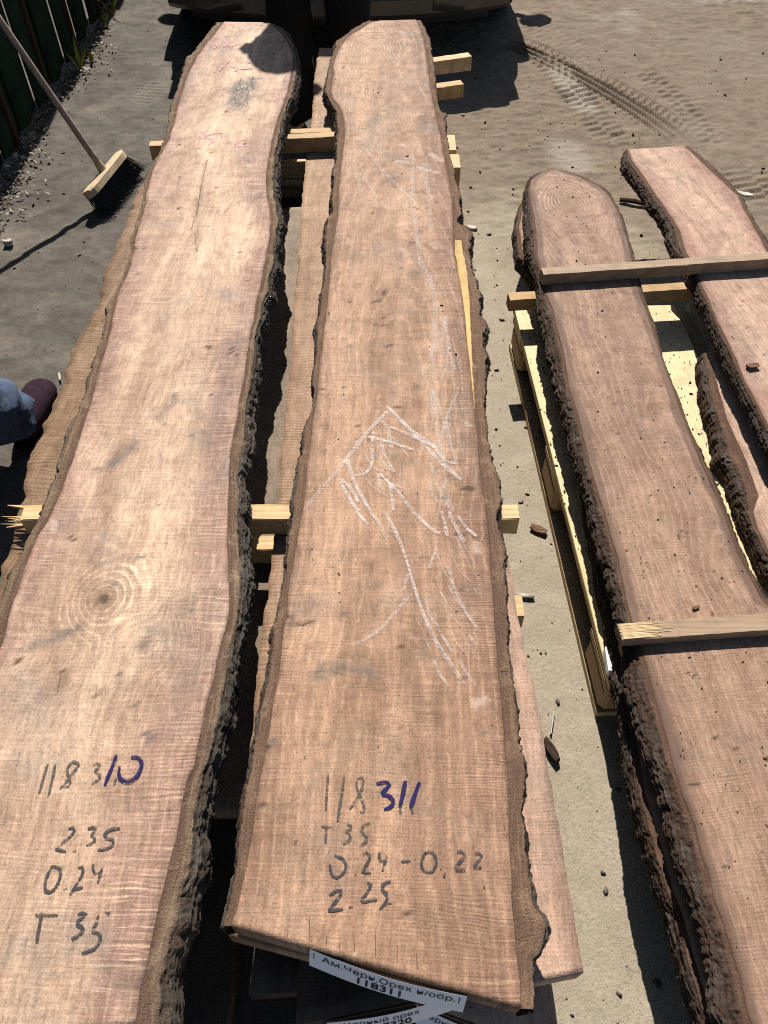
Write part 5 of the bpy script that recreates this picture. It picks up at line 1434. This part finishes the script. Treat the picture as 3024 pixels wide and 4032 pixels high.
# crumbs on the pale pallet boards
pts, szs = [], []
for i in range(420):
    t, u_ = rng.uniform(0, 1), rng.uniform(0, .14)
    bx_ = pc0[0] + (pc1[0] - pc0[0]) * t + u_ + (0.335 if rng.random() < .5 else 0); by_ = pc0[1] + (pc1[1] - pc0[1]) * t
    pts.append((bx_, by_, .1445)); szs.append(.0012 * (1 + min(3, rng.pareto(2.6))))
scatter('bark_crumbs', 'brown crumbs on the sunlit boards of the right pallet', 'bark crumbs', pts, szs, M_CRUMB, flat=.5, elong=2.2, sink=.2)

# single chips that can be told apart
M_CHIPD = plain('chip_dark', (.045, .030, .022), .9, .1, .4, 90, .4)
M_CHIPW = plain('chip_pale', (.44, .40, .34), .8, .2, .15, 60, .2)
M_CHIPB = plain('chip_brown', (.15, .085, .05), .9, .1, .3, 90, .4)


def chip(label, px, py, L, Wd, ang, mat, z=None, cat='wood chip', th=.008):
    p = at(px, py, 0 if z is None else z)
    zz = gz(p[0], p[1]) if z is None else z
    bm = bmesh.new(); bmesh.ops.create_cube(bm, size=1)
    bmesh.ops.subdivide_edges(bm, edges=bm.edges[:], cuts=3, use_grid_fill=True)
    for v in bm.verts:
        q = v.co.copy(); s = 1 - .45 * abs(q.x * 2) ** 2
        v.co = Vector((q.x * L + random.uniform(-.06, .06) * L, q.y * Wd * s + random.uniform(-.08, .08) * Wd, (q.z + .5) * th + random.uniform(0, .25) * th + .35 * Wd * q.x * q.x))
    Rm = Matrix.Rotation(ang, 3, 'Z')
    vs = [tuple(Rm @ v.co + Vector((p[0], p[1], zz + .0005))) for v in bm.verts]; fs = [[v.index for v in f_.verts] for f_ in bm.faces]; bm.free()
    o = mesh_obj('wood_chip', [(a - p[0], b - p[1], c_ - zz) for a, b, c_ in vs], fs, mat)
    o.location = (p[0], p[1], zz)
    return tag(o, label, cat, 'loose chips on the ground')


chip('dark splinter of bark on the sand right of the pinkish board', 2165, 2962, .05, .016, 2.0, M_CHIPD, th=.014)
chip('pale crumpled scrap on the sand beside the chalked slab', 1857, 902, .035, .024, -.3, M_CHIPW, cat='scrap')
chip('brown flake on the sand just left of the right pallet', 2118, 2092, .04, .02, -.5, M_CHIPB)
chip('pale sliver lying on the sand near the pallet end of the left stack', 2058, 2352, .05, .008, -.1, M_CHIPW)
chip('thin straw sliver standing out on the sand by the near pallet corner', 2172, 2850, .05, .003, 1.3, M_CHIPW)
chip('pale stone on dark ground at the left edge below the broom stick shadow', 36, 965, .03, .022, .2, M_CHIPW, cat='stone', th=.018)
chip('yellow straw on the dark ground beside the orange-brown board', 240, 1495, .035, .006, 1.9, M_CHIPW)
chip('brown leaf scrap on the brown slab before its torn-ended stick', 2738, 2395, .014, .006, .3, M_CHIPB, ZR + .001, th=.003)
chip('curled bark flake on the pinkish slab', 2960, 1447, .03, .016, .2, M_CHIPB, ZR + .001, th=.006)
chip('pale bark splinter at the right edge of the pinkish slab', 2932, 770, .045, .02, -.4, M_CHIPW, ZR - .02, th=.006)

ta, tb = at(2440, 786, .012), at(2556, 808, .012)
tw = mesh_obj('twig', *tube([tuple(ta), tuple((ta + tb) / 2 + np.array((0, .004, .003))), tuple(tb)], [.008, .009, .007], 7), M_CHIPD)
tag(tw, 'dark straight twig on the dirt between the far ends of the right slabs', 'twig')

# dry litter along the fence foot
LV, LF = [], []
for i in range(1800):
    y = rng.uniform(2.2, 5.6)
    x = FX + .03 + abs(rng.normal(0, .055)) * (1 + .6 * math.sin(y * 5))
    p = Vector((x, y, gz(x, y) + rng.uniform(.002, .02)))
    a = rng.uniform(0, 6.28); L_ = rng.uniform(.004, .018); w2 = rng.uniform(.002, .007)
    d = Vector((math.cos(a), math.sin(a), rng.uniform(-.3, .5))); n_ = Vector((-math.sin(a), math.cos(a), rng.uniform(-.4, .4)))
    k = len(LV)
    LV += [tuple(p - d * L_), tuple(p + n_ * w2 + Vector((0, 0, .003))), tuple(p + d * L_), tuple(p - n_ * w2)]
    LF += [[k, k + 1, k + 2], [k, k + 2, k + 3]]
o = mesh_obj('litter', LV, LF, gravel_mat('dry_litter', [(.3, (.07, .05, .032)), (.48, (.17, .13, .09)), (.6, (.34, .29, .22)), (.75, (.55, .52, .45))]))
tag(o, 'dry leaf litter and splinters along the foot of the green fence', 'litter'); o['kind'] = 'stuff'

# weeds
M_LEAF = G('weed_leaf', .6, .3)
M_LEAF = M_LEAF.done(M_LEAF.mix(M_LEAF.noise(M_LEAF.obj(), 40, 3), (.16, .17, .02), (.30, .27, .035)))
for k, (px, py, lab, nl, hh) in enumerate(((322, 285, 'yellow-green weed with upright leaves at the fence foot, nearest one', 6, .15), (365, 250, 'small thin weed beside the taller one at the fence foot', 4, .07), (416, 100, 'low weed at the fence foot near the top of the picture', 5, .07), (440, 68, 'farthest little weed at the fence foot', 5, .12))):
    p = at(px, py, 0)
    wd_ = thing('weed', lab, 'weed', (p[0], p[1], 0), 'weeds by the fence')
    for i in range(nl):
        a = random.uniform(0, 6.28); tl = random.uniform(.15, .5); h = hh * random.uniform(.55, 1)
        d = Vector((math.cos(a) * tl, math.sin(a) * tl, 1)).normalized()
        sd2 = d.cross(Vector((0, 0, 1))).normalized()
        V, F = [], []
        for j, t in enumerate(np.linspace(0, 1, 7)):
            wd2 = .0085 * math.sin(math.pi * min(1, t * .92 + .06)) ** .8 * (1.0 if t > .3 else .45)
            c = Vector((p[0], p[1], 0)) + d * h * t + Vector((math.cos(a), math.sin(a), -.3)) * h * .22 * t * t
            V += [tuple(c - sd2 * wd2), tuple(c + Vector((0, 0, -.002))), tuple(c + sd2 * wd2)]
            if j: F += [[3 * j - 3, 3 * j - 2, 3 * j + 1, 3 * j], [3 * j - 2, 3 * j - 1, 3 * j + 2, 3 * j + 1]]
        mesh_obj('leaf', V, F, M_LEAF, wd_)

for o in bpy.data.objects:
    if '_base' in o: del o['_base']
